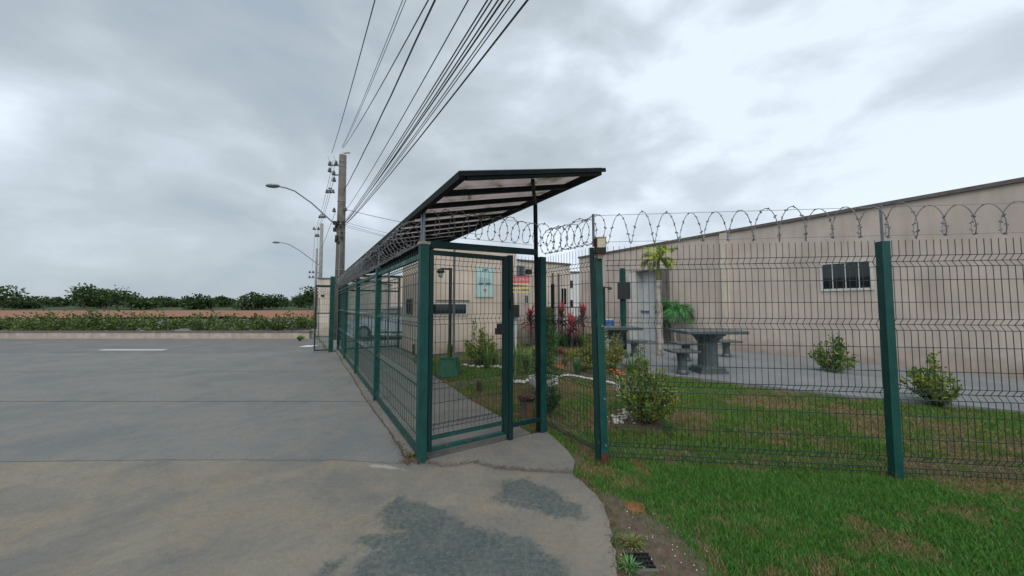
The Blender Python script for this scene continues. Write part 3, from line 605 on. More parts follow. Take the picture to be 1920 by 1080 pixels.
# ================================================================== FENCES
ZF = (.13, .72, 1.33, 1.90)
def wire_panel(mb, p, q, z0, z1, fold, sp=.05, r=.0028, depth=.03, folds=ZF, seg=3):
    p = Vector(p); q = Vector(q); d = (q - p); Ln = d.length; d.normalize(); nrm = Vector(fold).normalized()
    prof = [(z0, 0)]
    for fz in folds:
        if fz - .05 > z0 and fz + .05 < z1: prof += [(fz - .05, 0), (fz, depth), (fz + .05, 0)]
    prof.append((z1, 0)); n = int(Ln / sp)
    for i in range(n + 1):
        o = p + d * (i * sp + (Ln - n * sp) / 2); mb.tube([o + Z * z + nrm * f for z, f in prof], r, seg, cap=False)
    zs = []
    for fz in folds: zs += [fz - .05, fz, fz + .05]
    zs += [.33, .53, .92, 1.13, 1.53, 1.73, z0 + .01]
    for z_ in zs:
        if z0 < z_ < z1:
            f = depth if any(abs(z_ - fz) < 1e-6 for fz in folds) else 0
            mb.bar(p + Z * z_ + nrm * (f + r), q + Z * z_ + nrm * (f + r), r * 1.9, r * 1.9)
sf = thing('side_fence', 'long green mesh fence running beside the walkway under the canopy', 'fence', A0)
PS = [0, 2.43, 4.88, 7.35, 9.75]
for i, s in enumerate(PS):
    b = MB(); t = .042 if i == 0 else .04
    b.obox(Wd(s, 0, 1.045), U * t, V * t, Z * 1.06); b.build('post', M['green'], sf)
b = MB(); b.obox(Wd(0, 0, 2.12), U * .048, V * .05, Z * .014); b.build('post_cap', M['cap'], sf)
for i in range(4):
    s0, s1 = PS[i] + .042, PS[i + 1] - .042
    b = MB(); b.bar(Wd(s0, 0, 2.0), Wd(s1, 0, 2.0), .04, .05); b.build('top_rail', M['green'], sf)
    b = MB(); b.bar(Wd(s0, 0, .05), Wd(s1, 0, .05), .03, .035); b.build('bottom_rail', M['green'], sf)
    b = MB(); wire_panel(b, Wd(s0, .024), Wd(s1, .024), .07, 2.09, -V, sp=.095, r=.0042, depth=.045); b.build('wire_mesh', M['wireA'], sf, kind='stuff')
for s in (0, 2.43, 4.88, 7.35):   # razor wire brackets
    for ds in (-.03, .035):
        b = MB(); zt = 2.43 + 0
        b.bar(Wd(s + ds, -.015 if ds < 0 else .02, 1.98 if ds < 0 else 2.107), Wd(s + ds * .4, 0, zt), .012, .02); b.build('wire_bracket', M['galv'], sf)
# gate surround
CW = 1.465; Cp = Wd(0, CW)
gs = thing('gate_surround', 'green steel gate surround with narrow fixed mesh panel at its right', 'gate frame', Wd(0, .7))
b = MB(); b.bar(Wd(0, .043, 2.115), Wd(0, 1.375, 2.145), .06, .065); b.build('top_beam', M['dgreen'], gs)
b = MB(); b.obox(Wd(0, 1.00, 1.04), U * .03, V * .026, Z * 1.035); b.build('jamb_post', M['dgreen'], gs)
b = MB(); b.obox(Wd(0, 1.452, 1.03), U * .04, V * .04, Z * 1.06); b.build('post', M['green'], gs)
b = MB(); b.bar(Wd(0, 1.03, .16), Wd(0, CW - .03, .16), .04, .05); b.build('bottom_rail', M['dgreen'], gs)
b = MB(); wire_panel(b, Wd(.0, 1.04), Wd(.0, CW - .03), .17, 2.08, U, r=.0026); b.build('wire_mesh', M['wire'], gs, kind='stuff')
# gate leaf
gt = thing('pedestrian_gate', 'closed green mesh pedestrian gate with black lock box', 'gate', Wd(0, .1))
for w, nm in ((.075, 'stile'), (.938, 'stile')):
    b = MB(); b.obox(Wd(0, w, 1.07), U * .025, V * (.022 if w < .5 else .03), Z * .99); b.build(nm, M['dgreen'], gt)
b = MB(); b.bar(Wd(0, .10, 2.035), Wd(0, .905, 2.035), .045, .045); b.build('top_rail', M['dgreen'], gt)
b = MB(); b.bar(Wd(0, .10, .095), Wd(0, .905, .095), .045, .035); b.build('bottom_rail', M['green'], gt)
b = MB(); b.bar(Wd(0, .10, .20), Wd(0, .905, .20), .03, .03); b.build('lower_rail', M['green'], gt)
b = MB(); wire_panel(b, Wd(0.0, .11), Wd(0.0, .90), .21, 2.02, U, r=.0026, folds=(.27, .72, 1.36, 1.92)); b.build('wire_mesh', M['wire'], gt, kind='stuff')
b = MB(); b.obox(Wd(-.01, .875, 1.24), U * .035, V * .03, Z * .06); b.obox(Wd(-.01, .845, 1.215), U * .03, V * .028, Z * .035); b.build('lock_box', M['black'], gt)
b = MB(); b.obox(Wd(-.01, 1.0, 1.52), U * .045, V * .02, Z * .05); b.build('latch', M['black'], gs)
# return fence C -> D
Dp = Vector((.884, 3.338, 0))
rf = thing('return_fence', 'short green mesh fence stepping back from the floodlight post to the gate', 'fence', Cp)
b = MB(); wire_panel(b, Cp + V * .06 - U * .02, Dp + U * .045, .06, 2.10, -V, r=.0026, depth=.04); b.build('wire_mesh', M['wire'], rf, kind='stuff')
# front fence D -> right
FD = Vector((.992, -.125, 0)).normalized(); FN = Vector((FD.y, -FD.x, 0)) * -1
ff = thing('front_fence', 'green mesh fence across the garden front seen almost square on', 'fence', Dp)
lean = Vector((-.036, 0, 0))
b = MB(); q = Dp
vs = []
def leanpost(mb, p, t, z0, z1, ln):
    d1 = FD * t; d2 = Vector((-FD.y, FD.x, 0)) * t
    a = p + ln * (z0 / 2.1); c_ = p + ln * (z1 / 2.1)
    mb.add([a - d1 - d2 + Z * z0, a + d1 - d2 + Z * z0, a + d1 + d2 + Z * z0, a - d1 + d2 + Z * z0, c_ - d1 - d2 + Z * z1, c_ + d1 - d2 + Z * z1, c_ + d1 + d2 + Z * z1, c_ - d1 + d2 + Z * z1],
           [(0, 3, 2, 1), (4, 5, 6, 7), (0, 1, 5, 4), (1, 2, 6, 5), (2, 3, 7, 6), (3, 0, 4, 7)])
leanpost(b, q + FD * .012, .033, .09, 1.98, lean); b.build('post', M['green'], ff)
b = MB(); leanpost(b, q - FD * .043 + U * .01, .022, .02, 2.08, lean); b.build('post_flange', M['dgreen'], ff)
b = MB(); leanpost(b, q + FD * .012, .034, -.1, .0895, lean); b.build('post_foot', M['rust'], ff)
b = MB(); b.bar(q - FD * .03 + lean + Z * 2.09, q - FD * .03 + lean + Z * 2.42, .018, .018); b.build('wire_bracket', M['galv'], ff)
for z_ in (.16, .60, 1.3):
    b = MB(); c_ = q + FD * .02 + lean * z_ / 2.1 + Z * z_; b.tube([c_ - Vector((0, .034, 0)), c_ - Vector((0, .046, 0))], .012, 8); b.build('bolt', M['galv'], ff)
for i in range(2):
    p0 = Dp + FD * (.05 + 2.5 * i); p1 = Dp + FD * (2.46 + 2.5 * i)
    b = MB(); wire_panel(b, p0, p1, .03, 2.09, Vector((0, 1, 0)), sp=.055, r=.0031, folds=(.13, .72, 1.33, 1.90)); b.build('wire_mesh', M['wire'], ff, kind='stuff')
    b = MB(); leanpost(b, Dp + FD * 2.5 * (i + 1), .033, -.1, 2.08, Vector((0, 0, 0))); b.build('post', M['green'], ff)
    b = MB(); b.bar(Dp + FD * 2.5 * (i + 1) + Z * 2.07, Dp + FD * 2.5 * (i + 1) + Z * 2.42, .018); b.build('wire_bracket', M['galv'], ff)
# floodlight / sensor box on the post
fx = thing('post_lamp_box', 'small cream lamp box with rusty sides on top of the fence post', 'lamp', Dp + lean)
lc = Dp + FD * .018 + lean + Z * 2.085 - Vector((0, .06, 0))
b = MB(); b.obox(lc, FD * .046, Vector((0, .045, 0)), Z * .075); b.build('housing', M['rust'], fx)
b = MB(); b.obox(lc + Z * .022 - Vector((0, .048, 0)), FD * .038, Vector((0, .004, 0)), Z * .044); b.build('front_panel', M['cream'], fx)
b = MB(); b.obox(lc - Z * .042 - Vector((0, .047, 0)), FD * .036, Vector((0, .003, 0)), Z * .018); b.build('lens', M['dgreen'], fx)
b = MB(); b.obox(lc + Z * .079, FD * .05, Vector((0, .05, 0)), Z * .004); b.build('lid', M['cream'], fx)
b = MB(); b.obox(lc - Z * .10 + Vector((0, .02, 0)), FD * .024, Vector((0, .025, 0)), Z * .025); b.build('bracket', M['cap'], fx)

# ------------------------------------------------------------------ razor wire
def razor(mb, p, q, zc, r, pitch, c=0.0, up=0.0, rr=.0035, ph=0, jit=.01, tilt=0.0, ns=1.0):
    p = Vector(p); q = Vector(q); d = q - p; Ln = d.length; d.normalize(); n = Vector((-d.y, d.x, 0)); turns = Ln / pitch; N = int(turns * 22)
    pts = []; js = [random.uniform(-1, 1) for _ in range(int(turns) + 3)]
    for i in range(N + 1):
        th = ph + 2 * math.pi * turns * i / N; k = int(th / 6.2832); fr = th / 6.2832 - k; j = js[k % len(js)] * (1 - fr) + js[(k + 1) % len(js)] * fr
        x = Ln * i / N + c * math.sin(th) + tilt * math.cos(th); rk = r * (1 + .10 * j)
        pts.append(p + d * x + n * (rk * math.sin(th) * .9 * ns) + Z * (zc + up * i / N + rk * math.cos(th) + jit * j))
    mb.tube(pts, rr, 4, cap=False)
    acc = 0; last = pts[0]
    for i in range(1, len(pts) - 1):
        acc += (pts[i] - last).length; last = pts[i]
        if acc > .07:
            acc = 0; t = (pts[i + 1] - pts[i - 1]).normalized(); a = t.orthogonal().normalized(); a = a * math.cos(i) + t.cross(a) * math.sin(i)
            mb.bar(pts[i] - a * .014 + t * .004, pts[i] + a * .014 - t * .004, .003, .010); mb.bar(pts[i] + t * .012 - a * .010, pts[i] - t * .012 + a * .010, .003, .007)
def razor_thing(label, base, fn, guides):
    t = thing('razor_wire', label, 'razor wire', base, 'razor wire coils along the fence tops')
    b = MB(); fn(b); b.build('coil', M['razor'], t)
    for a, c_, r_ in guides:
        b = MB(); b.bar(a, c_, r_, r_); b.build('guide_wire', M['razor'], t)
razor_thing('dense razor wire coil squeezed under the canopy along the side fence', Wd(0, 0, 2.1),
    lambda b: (razor(b, Wd(.25, -.03), Wd(3.2, -.03), 2.27, .135, .17, c=.05, rr=.004), razor(b, Wd(3.2, -.03), Wd(9.7, -.03), 2.26, .14, .085, c=.03, rr=.0045)),
    [(Wd(.05, 0, 2.36), Wd(9.7, 0, 2.36), .004), (Wd(.05, 0, 2.15), Wd(9.7, 0, 2.15), .004)])
razor_thing('open razor wire loops above the pedestrian gate beam', Wd(0, .7, 2.15),
    lambda b: razor(b, Wd(-.02, .05), Wd(-.02, CW + .10), 2.345, .135, .155, c=.03, up=.03, ns=-.8),
    [(Wd(0, .05, 2.21), Wd(0, CW, 2.23), .0035), (Wd(0, .05, 2.45), Wd(0, CW, 2.50), .0035)])
razor_thing('round razor wire loops between the gate post and the lamp box post', Cp + Z * 2.1,
    lambda b: (razor(b, Cp + V * .03 - U * .02, Dp + U * .02, 2.27, .138, .115, c=.0, up=.0, tilt=.05)),
    [(Cp + Z * 2.15 + V * .05, Dp + Z * 2.14, .0035), (Cp + Z * 2.42 + V * .05, Dp + Z * 2.41, .0035)])
razor_thing('stretched razor wire arches along the front fence top', Dp + Z * 2.1,
    lambda b: razor(b, Dp + FD * .05, Dp + FD * 5, 2.265, .150, .225, c=.006, ph=2.6, rr=.0036, jit=.004, ns=-.45),
    [(Dp + Z * 2.405 - FD * .05 + lean, Dp + FD * 5 + Z * 2.39, .0035), (Dp + Z * 2.135, Dp + FD * 5 + Z * 2.135, .0035)])

# ------------------------------------------------------------------ canopy
SL = .234
def Cn(s, w, dz=0): return Wd(s, w, 2.455 + SL * w + dz)
cn = thing('canopy', 'long sloping canopy of dark steel with smoked translucent sheets over the path', 'canopy', Wd(0, .7))
S0, S1, WE = -1.02, 9.9, 1.40
nv_ = (Z - V * SL).normalized(); vd = (V + Z * SL).normalized()
for w, nm in ((-.03, 'edge_beam'), (WE, 'edge_beam')):
    b = MB(); b.bar(Cn(S0, w, .012), Cn(S1, w, .012), .05, .06, side=V); b.build(nm, M['canopy'], cn)
step = (S1 - S0) / 25
for i in range(26):
    s = S0 + step * i; hh = .045
    b = MB(); b.bar(Cn(s, 0.0, .0), Cn(s, WE - .03, .0), .045, hh, side=U); b.build('rafter', M['canopy'], cn)
b = MB(); b.bar(Cn(S0 - .030, -.055, .016), Cn(S0 - .030, WE + .045, .016), .010, .036, side=U); b.build('end_flashing', M['canopy'], cn)
for i in range(25):
    a = S0 + step * i + .004; c_ = S0 + step * (i + 1) - .004
    b = MB(); b.add([Cn(a, -.05, .046), Cn(c_, -.05, .046), Cn(c_, WE + .03, .046), Cn(a, WE + .03, .046), Cn(a, -.05, .052), Cn(c_, -.05, .052), Cn(c_, WE + .03, .052), Cn(a, WE + .03, .052)],
        [(0, 3, 2, 1), (4, 5, 6, 7), (0, 1, 5, 4), (1, 2, 6, 5), (2, 3, 7, 6), (3, 0, 4, 7)])
    b.build('roof_sheet', M['roof'], cn)
b = MB(); b.bar(Wd(-.0, 1.394, 0.02), Wd(-.0, 1.362, 2.455 + SL * 1.362 - .03), .036); b.build('support_post', M['canopy'], cn)
b = MB(); b.bar(Cn(0, 1.36, -.05), Cn(S0 + .02, .62, -.045), .03, .035, side=V); b.build('brace', M['canopy'], cn)
b = MB(); b.bar(Wd(.05, .0, 2.108), Wd(.05, .0, 2.42), .032); b.build('support_post', M['galv'], cn)
for s in (4.3, 8.6):
    pp = G(850, 705) if s < 5 else Wd(8.62, WE)
    b = MB(); b.tube([Vector((pp.x, pp.y, 0)), Vector((pp.x, pp.y, 2.455 + SL * WE - .045))], .026, 8); b.build('support_post', M['galv'], cn)
# corridor end gate
cg = thing('corridor_gate', 'dark green barred gate closing the far end of the covered path', 'gate', Wd(8.85, 1))
for w in (.06, 1.80):
    b = MB(); b.obox(Wd(8.85, w, 1.25), U * .03, V * .03, Z * 1.27); b.build('post', M['dgreen'], cg)
for z_, t in ((2.50, .06), (2.30, .05), (2.0, .05), (1.36, .03), (1.22, .03), (.10, .05), (.34, .03)):
    b = MB(); b.bar(Wd(8.85, .092, z_), Wd(8.85, 1.768, z_), .03, t); b.build('rail', M['dgreen'], cg)
for i in range(15):
    w = .16 + i * .11; b = MB(); b.bar(Wd(8.87, w, .12), Wd(8.87, w, 1.22), .014); b.build('bar', M['dgreen'], cg)
# open gate leaf at far left
og = thing('swung_gate', 'open mesh gate leaf standing at the far end of the side fence', 'gate', G(622, 659))
g1 = G(620, 660); g0 = P(591, 600, g1.y - .15); g0.z = 0; gd = (g0 - g1).normalized()
b = MB(); b.bar(g1 + Z * 0, g1 + Z * 2.45, .13, .13); b.build('post', M['green'], og)
for z_, t in ((2.13, .07), (1.25, .03), (.07, .04), (.5, .02)):
    b = MB(); b.bar(g1 + gd * .07 + Z * z_, g0 + Z * z_, .03, t); b.build('rail', M['dgreen'], og)
b = MB(); b.bar(g0 + Z * .05, g0 + Z * 2.16, .035); b.build('stile', M['dgreen'], og)
b = MB(); b.bar(g0 - gd * .1 + Z * .5, g0 - gd * .1 + Z * 1.75, .02); b.build('drop_bolt', M['dgreen'], og)
b = MB(); wire_panel(b, g1 + gd * .07, g0, .08, 2.1, Vector((0, 1, 0)), sp=.06, r=.003); b.build('wire_mesh', M['wire'], og, kind='stuff')

# ================================================================== POLES AND CABLES
def pole(px, ybase, Y, htop, r0, r1, m, label, lean_=0):
    base = P(px, 573, Y); base.z = -.1
    t = thing('utility_pole', label, 'utility pole', base, 'concrete utility poles along the street')
    b = MB(); b.tube([base, base + Z * htop * .5 + Vector((lean_ / 2, 0, 0)), base + Z * htop + Vector((lean_, 0, 0))], [r0, (r0 + r1) / 2, r1], 16); b.build('shaft', M[m], t, smooth=True)
    return t, base
def insulator(mb, c, s=1.0):
    mb.lathe(c, [(.02 * s, -.05 * s), (.07 * s, -.04 * s), (.08 * s, .0), (.045 * s, .03 * s), (.06 * s, .06 * s), (.03 * s, .13 * s)], 10)
p1, pb1 = pole(635.5, 0, 15.0, 8.45, .215, .150, 'polec', 'tall weathered concrete pole just behind the far end of the side fence')
for z_ in (3.2, 5.25, 6.3, 7.9, 8.15, 4.9):
    b = MB(); b.lathe(pb1 + Z * z_, [(.222 - .0078 * z_, -.02), (.226 - .0078 * z_, 0), (.222 - .0078 * z_, .02)], 16); b.build('band', M['galv'], p1)
X1p = Vector((-1, .1, 0)).normalized()
for z_, l_ in ((8.0, .62), (7.55, .42)):
    b = MB(); b.bar(pb1 + Z * z_, pb1 + Z * z_ + X1p * l_, .05, .05); b.build('bracket', M['galv'], p1)
for x_, z_ in ((.62, 8.05), (.32, 8.05), (.42, 7.6), (.62, 7.75), (.40, 7.3)):
    b = MB(); insulator(b, pb1 + X1p * x_ + Z * z_, 1.2); b.build('insulator', M['porcelain'], p1)
for x_ in (.62, .34):
    b = MB(); b.tube([pb1 + X1p * x_ + Z * 8.15, pb1 + X1p * (x_ + .12) + Z * 8.45], .008, 5); b.build('spike', M['galv'], p1)
b = MB(); b.blob(pb1 + Vector((.20, -.05, 8.55)), (.17, .05, .05), 8, 5, .3); b.build('cable_hook', M['pebble'], p1)
for i in range(14):
    a = random.uniform(0, 6.28); z_ = random.uniform(4.35, 5.35); b = MB(); b.obox(pb1 + Vector((.19 * math.cos(a) * 1, -.20 - .03 * random.random(), z_)), X1 * random.uniform(.02, .07), Y1 * .04, Z * random.uniform(.03, .10)); b.build('cable_junction', M['black'], p1)
for z_, dx in ((5.9, .22), (5.85, -.28)):
    b = MB(); insulator(b, pb1 + Vector((dx, -.1, z_)), 1.1); b.build('insulator', M['porcelain'], p1)
b = MB(); b.tube([pb1 + Vector((.05, -.19, 0)), pb1 + Vector((.06, -.17, 4.4))], .02, 6); b.build('conduit', M['polel'], p1)
# street lamp arm
def lamp_arm(base, z0, par, L_=2.2, s=1.0):
    d = -V; pts = [base + d * .15 + Z * z0, base + d * L_ * .55 + Z * (z0 + .85 * s), base + d * L_ * .85 + Z * (z0 + 1.25 * s), base + d * L_ * 1.0 + Z * (z0 + 1.33 * s), base + d * L_ * 1.1 + Z * (z0 + 1.34 * s)]
    b = MB(); b.tube(pts, .028, 8); b.build('lamp_arm', M['galv'], par)
    c_ = base + d * (L_ * 1.1 + .25) + Z * (z0 + 1.33 * s)
    b = MB(); b.blob(c_, (.30, .14, .08), 12, 7, 0); hd = b.build('lamp_head', M['galv'], par, smooth=True)
lamp_arm(pb1, 5.15, p1, 2.1, 1.05)
p2, pb2 = pole(599, 0, 28, 8.5, .17, .12, 'polel', 'pale concrete pole, second along the street behind the weathered one')
lamp_arm(pb2, 5.0, p2, 2.6, 1.2)
for z_, l_ in ((8.0, .7), (7.4, .5)):
    b = MB(); b.bar(pb2 + Z * z_, pb2 + Z * z_ + X1p * l_, .05, .05); b.build('bracket', M['galv'], p2)
    for x_ in (.3, l_): b = MB(); insulator(b, pb2 + X1p * x_ + Z * (z_ + .05), 1.4); b.build('insulator', M['porcelain'], p2)
p3, pb3 = pole(591, 0, 41, 8.6, .17, .12, 'polel', 'slim pale concrete pole, farthest down the street')
for z_, l_ in ((5.6, .9), (5.0, .9)):
    b = MB(); b.bar(pb3 + Z * z_ - X1p * .5, pb3 + Z * z_ + X1p * l_, .06, .06); b.build('bracket', M['galv'], p3)
    for x_ in (-.4, .4, .85): b = MB(); insulator(b, pb3 + X1p * x_ + Z * (z_ + .05), 1.8); b.build('insulator', M['porcelain'], p3)
def cable(a, c_, r, label, sag=.25, ext=1.0, m='cable', n=28, grp='overhead cables from the weathered pole', wob=0):
    a = Vector(a); c_ = Vector(c_); pts = []
    for i in range(n + 1):
        t = ext * i / n; p = a + (c_ - a) * t; p.z += sag * t * (t - 1) + wob * math.sin(i * 2.1)
        pts.append(p)
    b = MB(); b.tube(pts, r, 5, cap=False); o = b.build('overhead_cable', M[m]); return tag(o, label, 'cable', grp)
ups = [(622, 287, 703, .010, 'cablethin', 'leftmost overhead cable rising steeply from the pole insulators'), (646, 276, 755, .006, 'cablethin', None), (647, 277, 761, .006, 'cablethin', None), (648, 278, 803, .009, 'cablethin', 'thin overhead cable leaving the pole top, just left of the thick twisted one'),
       (650, 357, 815, .013, 'cable', 'thick twisted overhead cable fixed midway up the weathered pole'), (655, 392, 878, .0075, 'cable', 'single overhead cable left of the dense cable bundle'), (650, 416, 914, .0075, 'cable', None), (652, 416, 922, .0075, 'cable', None),
       (651, 420, 934, .0075, 'cable', None), (651, 418, 943, .009, 'cable', None), (655, 418, 957, .006, 'cablethin', None), (657, 417, 965, .006, 'cablethin', None), (652, 422, 989, .009, 'cable', 'rightmost overhead cable of the bundle, set a little apart')]
for (x1, y1, x2, r, m, lab) in ups:
    a = P(x1 - (5 if x1 > 630 else 0), y1, 15.0 if x1 > 630 else 14.9); k = ray(x2, 0).x; Y2 = (a.x + .614 * 15) / (k + .614); c_ = P(x2, 0, Y2)
    if lab is None and y1 > 300: BN = globals().get('BN', 0) + 1; lab = ('first','second','third','fourth','fifth','sixth')[BN - 1] + ' cable from the left in the dense bundle sweeping up from the pole'
    if lab is None: lab = ('left' if x2 < 758 else 'right') + ' one of the close pair of thin cables rising from the pole top' if y1 < 300 else 'overhead cable in the dense bundle sweeping up from the pole over the walkway'
    cable(a, c_, r, lab, sag=.45, ext=2.0, m=m, wob=.012 if r == .013 else 0)
# cables onward to the second pole, with spacers
for x1, z1, x2, z2 in ((617, 8.1, 588, 8.0), (622, 8.1, 592, 8.0), (621, 7.4, 590, 7.4)):
    a = P(x1, 573, 14.95); a.z = z1; c_ = P(x2, 573, 27.9); c_.z = z2
    cable(a, c_, .009, {8.1: ('outer upper' if x1 < 620 else 'inner upper'), 7.4: 'lower'}[z1] + ' slack cable running on from the weathered pole to the second pole', sag=1.3, m='cablethin', grp='overhead cables between poles')
for x1, z1, x2, z2 in ((587, 8.0, 583, 5.8), (592, 8.0, 592, 5.2)):
    a = P(x1, 573, 28); a.z = z1; c_ = P(x2, 573, 41); c_.z = z2
    cable(a, c_, .012, ('outer' if x1 < 590 else 'inner') + ' slack overhead cable running on from the second pole to the farthest pole', sag=.8, m='cablethin', grp='overhead cables between poles')
cable(P(629, 396, 15), P(600, 470, 28), .010, 'low overhead cable from the weathered pole down to the second pole', sag=.5, m='cablethin', grp='overhead cables between poles')
for (x, y, Y) in ((619, 357, 19), (604, 405, 24)):
    c_ = P(x, y, Y); b = MB(); b.obox(c_, X1 * .2, Y1 * .03, Z * .03); b.obox(c_ + Z * .12, X1 * .1, Y1 * .03, Z * .03)
    for dx in (-.18, 0, .18): insulator(b, c_ + X1 * dx - Z * .1, 1.2)
    o = b.build('cable_spacer', M['porcelain']); tag(o, 'insulator spacer hanging on the cables ' + ('nearer the weathered pole' if Y < 20 else 'nearer the second pole'), 'cable spacer')
# service drops toward the buildings
for (y1, x2, y2) in ((392, 900, 440), (416, 900, 470), (420, 900, 482), (424, 900, 478)):
    cable(P(646, y1, 14.95), P(x2, y2, 13.0), .010 if y1 == 392 else .006, {416: 'upper', 420: 'lowest', 424: 'middle'}[y1] + ' thin service cable dropping from the pole behind the canopy' if y1 > 400 else 'twisted service cable running from the pole behind the canopy roof', sag=.4, m='cable' if y1 == 392 else 'cablethin', grp='service cables')

# ================================================================== CAR
cp = G(682, 637); cy = cp.y
ct = thing('parked_car', 'light silver hatchback parked beyond the corridor gate', 'car', (cp.x, cy, 0))
def car_sec(prof, y0, y1, name, m, inset=0):
    n = len(prof); b = MB(); b.add([(cp.x + x, y0, z) for x, z in prof] + [(cp.x + x, y1, z) for x, z in prof], [tuple(range(n)), tuple(range(n, 2 * n))[::-1]] + [(i, n + i, n + (i + 1) % n, (i + 1) % n) for i in range(n)])
    return b.build(name, M[m], ct)
body = [(-.78, .25), (-.80, .62), (-.70, .78), (-.1, .90), (.45, .96), (2.7, .98), (3.0, .9), (3.05, .3), (2.85, .22), (-.6, .2)]
car_sec(body, cy, cy + 1.65, 'body', 'car')
b = MB(); lo = [(.35, .965), (2.75, .985)]; hi = [(1.0, 1.42), (2.45, 1.44)]
b.add([(cp.x + .35, cy + .05, .965), (cp.x + 2.8, cy + .05, .985), (cp.x + 2.8, cy + 1.6, .985), (cp.x + .35, cy + 1.6, .965), (cp.x + 1.0, cy + .22, 1.42), (cp.x + 2.5, cy + .22, 1.44), (cp.x + 2.5, cy + 1.43, 1.44), (cp.x + 1.0, cy + 1.43, 1.42)],
      [(0, 3, 2, 1), (4, 5, 6, 7), (0, 1, 5, 4), (1, 2, 6, 5), (2, 3, 7, 6), (3, 0, 4, 7)]); b.build('windows', M['glass'], ct)
b = MB(); b.box((cp.x + .95, cy + .2, 1.442), (cp.x + 2.55, cy + 1.45, 1.48)); b.build('roof', M['car'], ct)
for xs in (1.75,):
    b = MB(); b.bar((cp.x + xs, cy + .04, .97), (cp.x + xs, cy + .20, 1.44), .07, .03, side=X1); b.build('door_pillar', M['car'], ct)
for xw in (0, 2.3):
    for yy in (cy - .02, cy + 1.67):
        b = MB(); b.tube([(cp.x + xw, yy - .0, .31), (cp.x + xw, yy + (.2 if yy < cy + 1 else -.2), .31)], .31, 24); w = b.build('wheel', M['tyre'], ct)
        b = MB(); b.tube([(cp.x + xw, yy - .015, .31), (cp.x + xw, yy + .03, .31)], .19, 18); r_ = b.build('rim', M['rim']); r_.parent = w
b = MB(); b.blob((cp.x - .72, cy + .05, .68), (.10, .12, .08), 10, 6, 0); b.build('headlight', M['lens'], ct)
b = MB(); b.box((cp.x + .6, cy - .14, .98), (cp.x + .78, cy - .002, 1.09)); b.build('mirror', M['car'], ct)
b = MB(); b.box((cp.x + .45, cy - .008, .30), (cp.x + 1.9, cy - .001, .36)); b.build('door_sill', M['black'], ct)

# ================================================================== GARDEN FURNITURE
def post_lamp(px, pyb, ztop, dirn, label, glow=True):
    g = G(px, pyb, .0); t = thing('garden_lamp', label, 'lamp post', g)
    b = MB(); b.bar(g, g + Z * ztop, .06, .06); b.build('post', M['black'], t)
    e = g + Vector((dirn * .24, 0, ztop - .02)); b = MB(); b.bar(g + Vector((dirn * .03, 0, ztop - .03)), e, .03, .045); b.build('arm', M['black'], t)
    b = MB(); b.lathe(e - Z * .10, [(.085, 0), (.10, .03), (.06, .09), (.03, .11)], 14); b.build('lamp_cap', M['black'], t)
    b = MB(); b.lathe(e - Z * .22, [(.02, 0), (.055, .03), (.065, .08), (.06, .118)], 14); b.build('lamp_glass', M['lens'], t, smooth=True)
post_lamp(843, 690, 2.42, -1, 'black garden lamp on a square post before the guardhouse wall')
post_lamp(1134, 640, 2.3, 1, 'black garden lamp post by the hall wall behind the front fence post')
# sign on post behind gate
sg = G(972, 668); st = thing('garden_sign', 'pink and yellow notice on a green post behind the gate', 'sign', sg)
b = MB(); b.bar(sg + Vector((-.17, .03, 0)), sg + Vector((-.17, .03, 2.1)), .05); b.build('post', M['green'], st)
zt = P(972, 518, sg.y).z; zb = P(972, 549, sg.y).z; wl_ = P(952, 530, sg.y).x; wr_ = P(993, 530, sg.y).x; zmid = zt - (zt - zb) * .42
b = MB(); b.box((wl_, sg.y - .012, zb), (wr_, sg.y, zmid - .0005)); b.build('lower_board', M['signyel'], st)
b = MB(); b.box((wl_, sg.y - .012, zmid), (wr_, sg.y, zt)); b.build('upper_board', M['signpink'], st)
xm = (wl_ + wr_) / 2
text_part('CONDOMÍNIO', 'heading', .105, (xm, sg.y - .0145, (zt + zmid) / 2), X1, Z, M['white'], st)
text_part('PERMITIDA A', 'text_line', .09, (xm, sg.y - .0145, zmid - (zmid - zb) * .30), X1, Z, M['signdk'], st, bold=.002)
text_part('COM 2 ACESSOS', 'text_line', .08, (xm, sg.y - .0145, zmid - (zmid - zb) * .72), X1, Z, M['signdk'], st, bold=.002)
# dark posts and boxes
def simple_post(name, px, yb, zt, w, m, label, cat, extra=None, z=0):
    g = G(px, yb, z); t = thing(name, label, cat, g); b = MB(); b.bar(g, Vector((g.x, g.y, zt)), w, w); b.build('post', M[m], t)
    if extra: extra(t, g)
    return t
def ex1(t, g):
    b = MB(); b.box((g.x - .17, g.y - .16, P(0, 561, g.y).z), (g.x + .17, g.y - .028, P(0, 530, g.y).z)); b.build('speaker_box', M['black'], t)
simple_post('garden_post', 1170, 668, 2.62, .11, 'green', 'green steel post with a square black box near its top', 'post', ex1)
simple_post('garden_post', 1037, 655, 2.25, .09, 'canopy', 'plain dark grey post among the red leaved plants', 'post')
def ex2(t, g):
    b = MB(); b.box((g.x - .10, g.y - .12, 1.22), (g.x + .10, g.y - .026, 1.52)); b.build('letter_box', M['black'], t)
simple_post('letter_box_post', 966, 690, 1.22, .05, 'white', 'black letter box on a slim white post behind the gate', 'letter box', ex2)
# dark railing behind the red plants
ra = P(1018, 573, 12.8); ra.z = 0; rbp = P(1094, 573, 12.4); rbp.z = 0
rl = thing('iron_railing', 'dark iron railing behind the red leaved plants', 'railing', ra)
for z_ in (1.44, .18, .95): b = MB(); b.bar(ra + Z * z_, rbp + Z * z_, .035); b.build('rail', M['signdk'], rl)
for i in range(17): q = ra.lerp(rbp, i / 16); b = MB(); b.bar(q + Z * .03, q + Z * 1.43, .018); b.build('baluster', M['signdk'], rl)
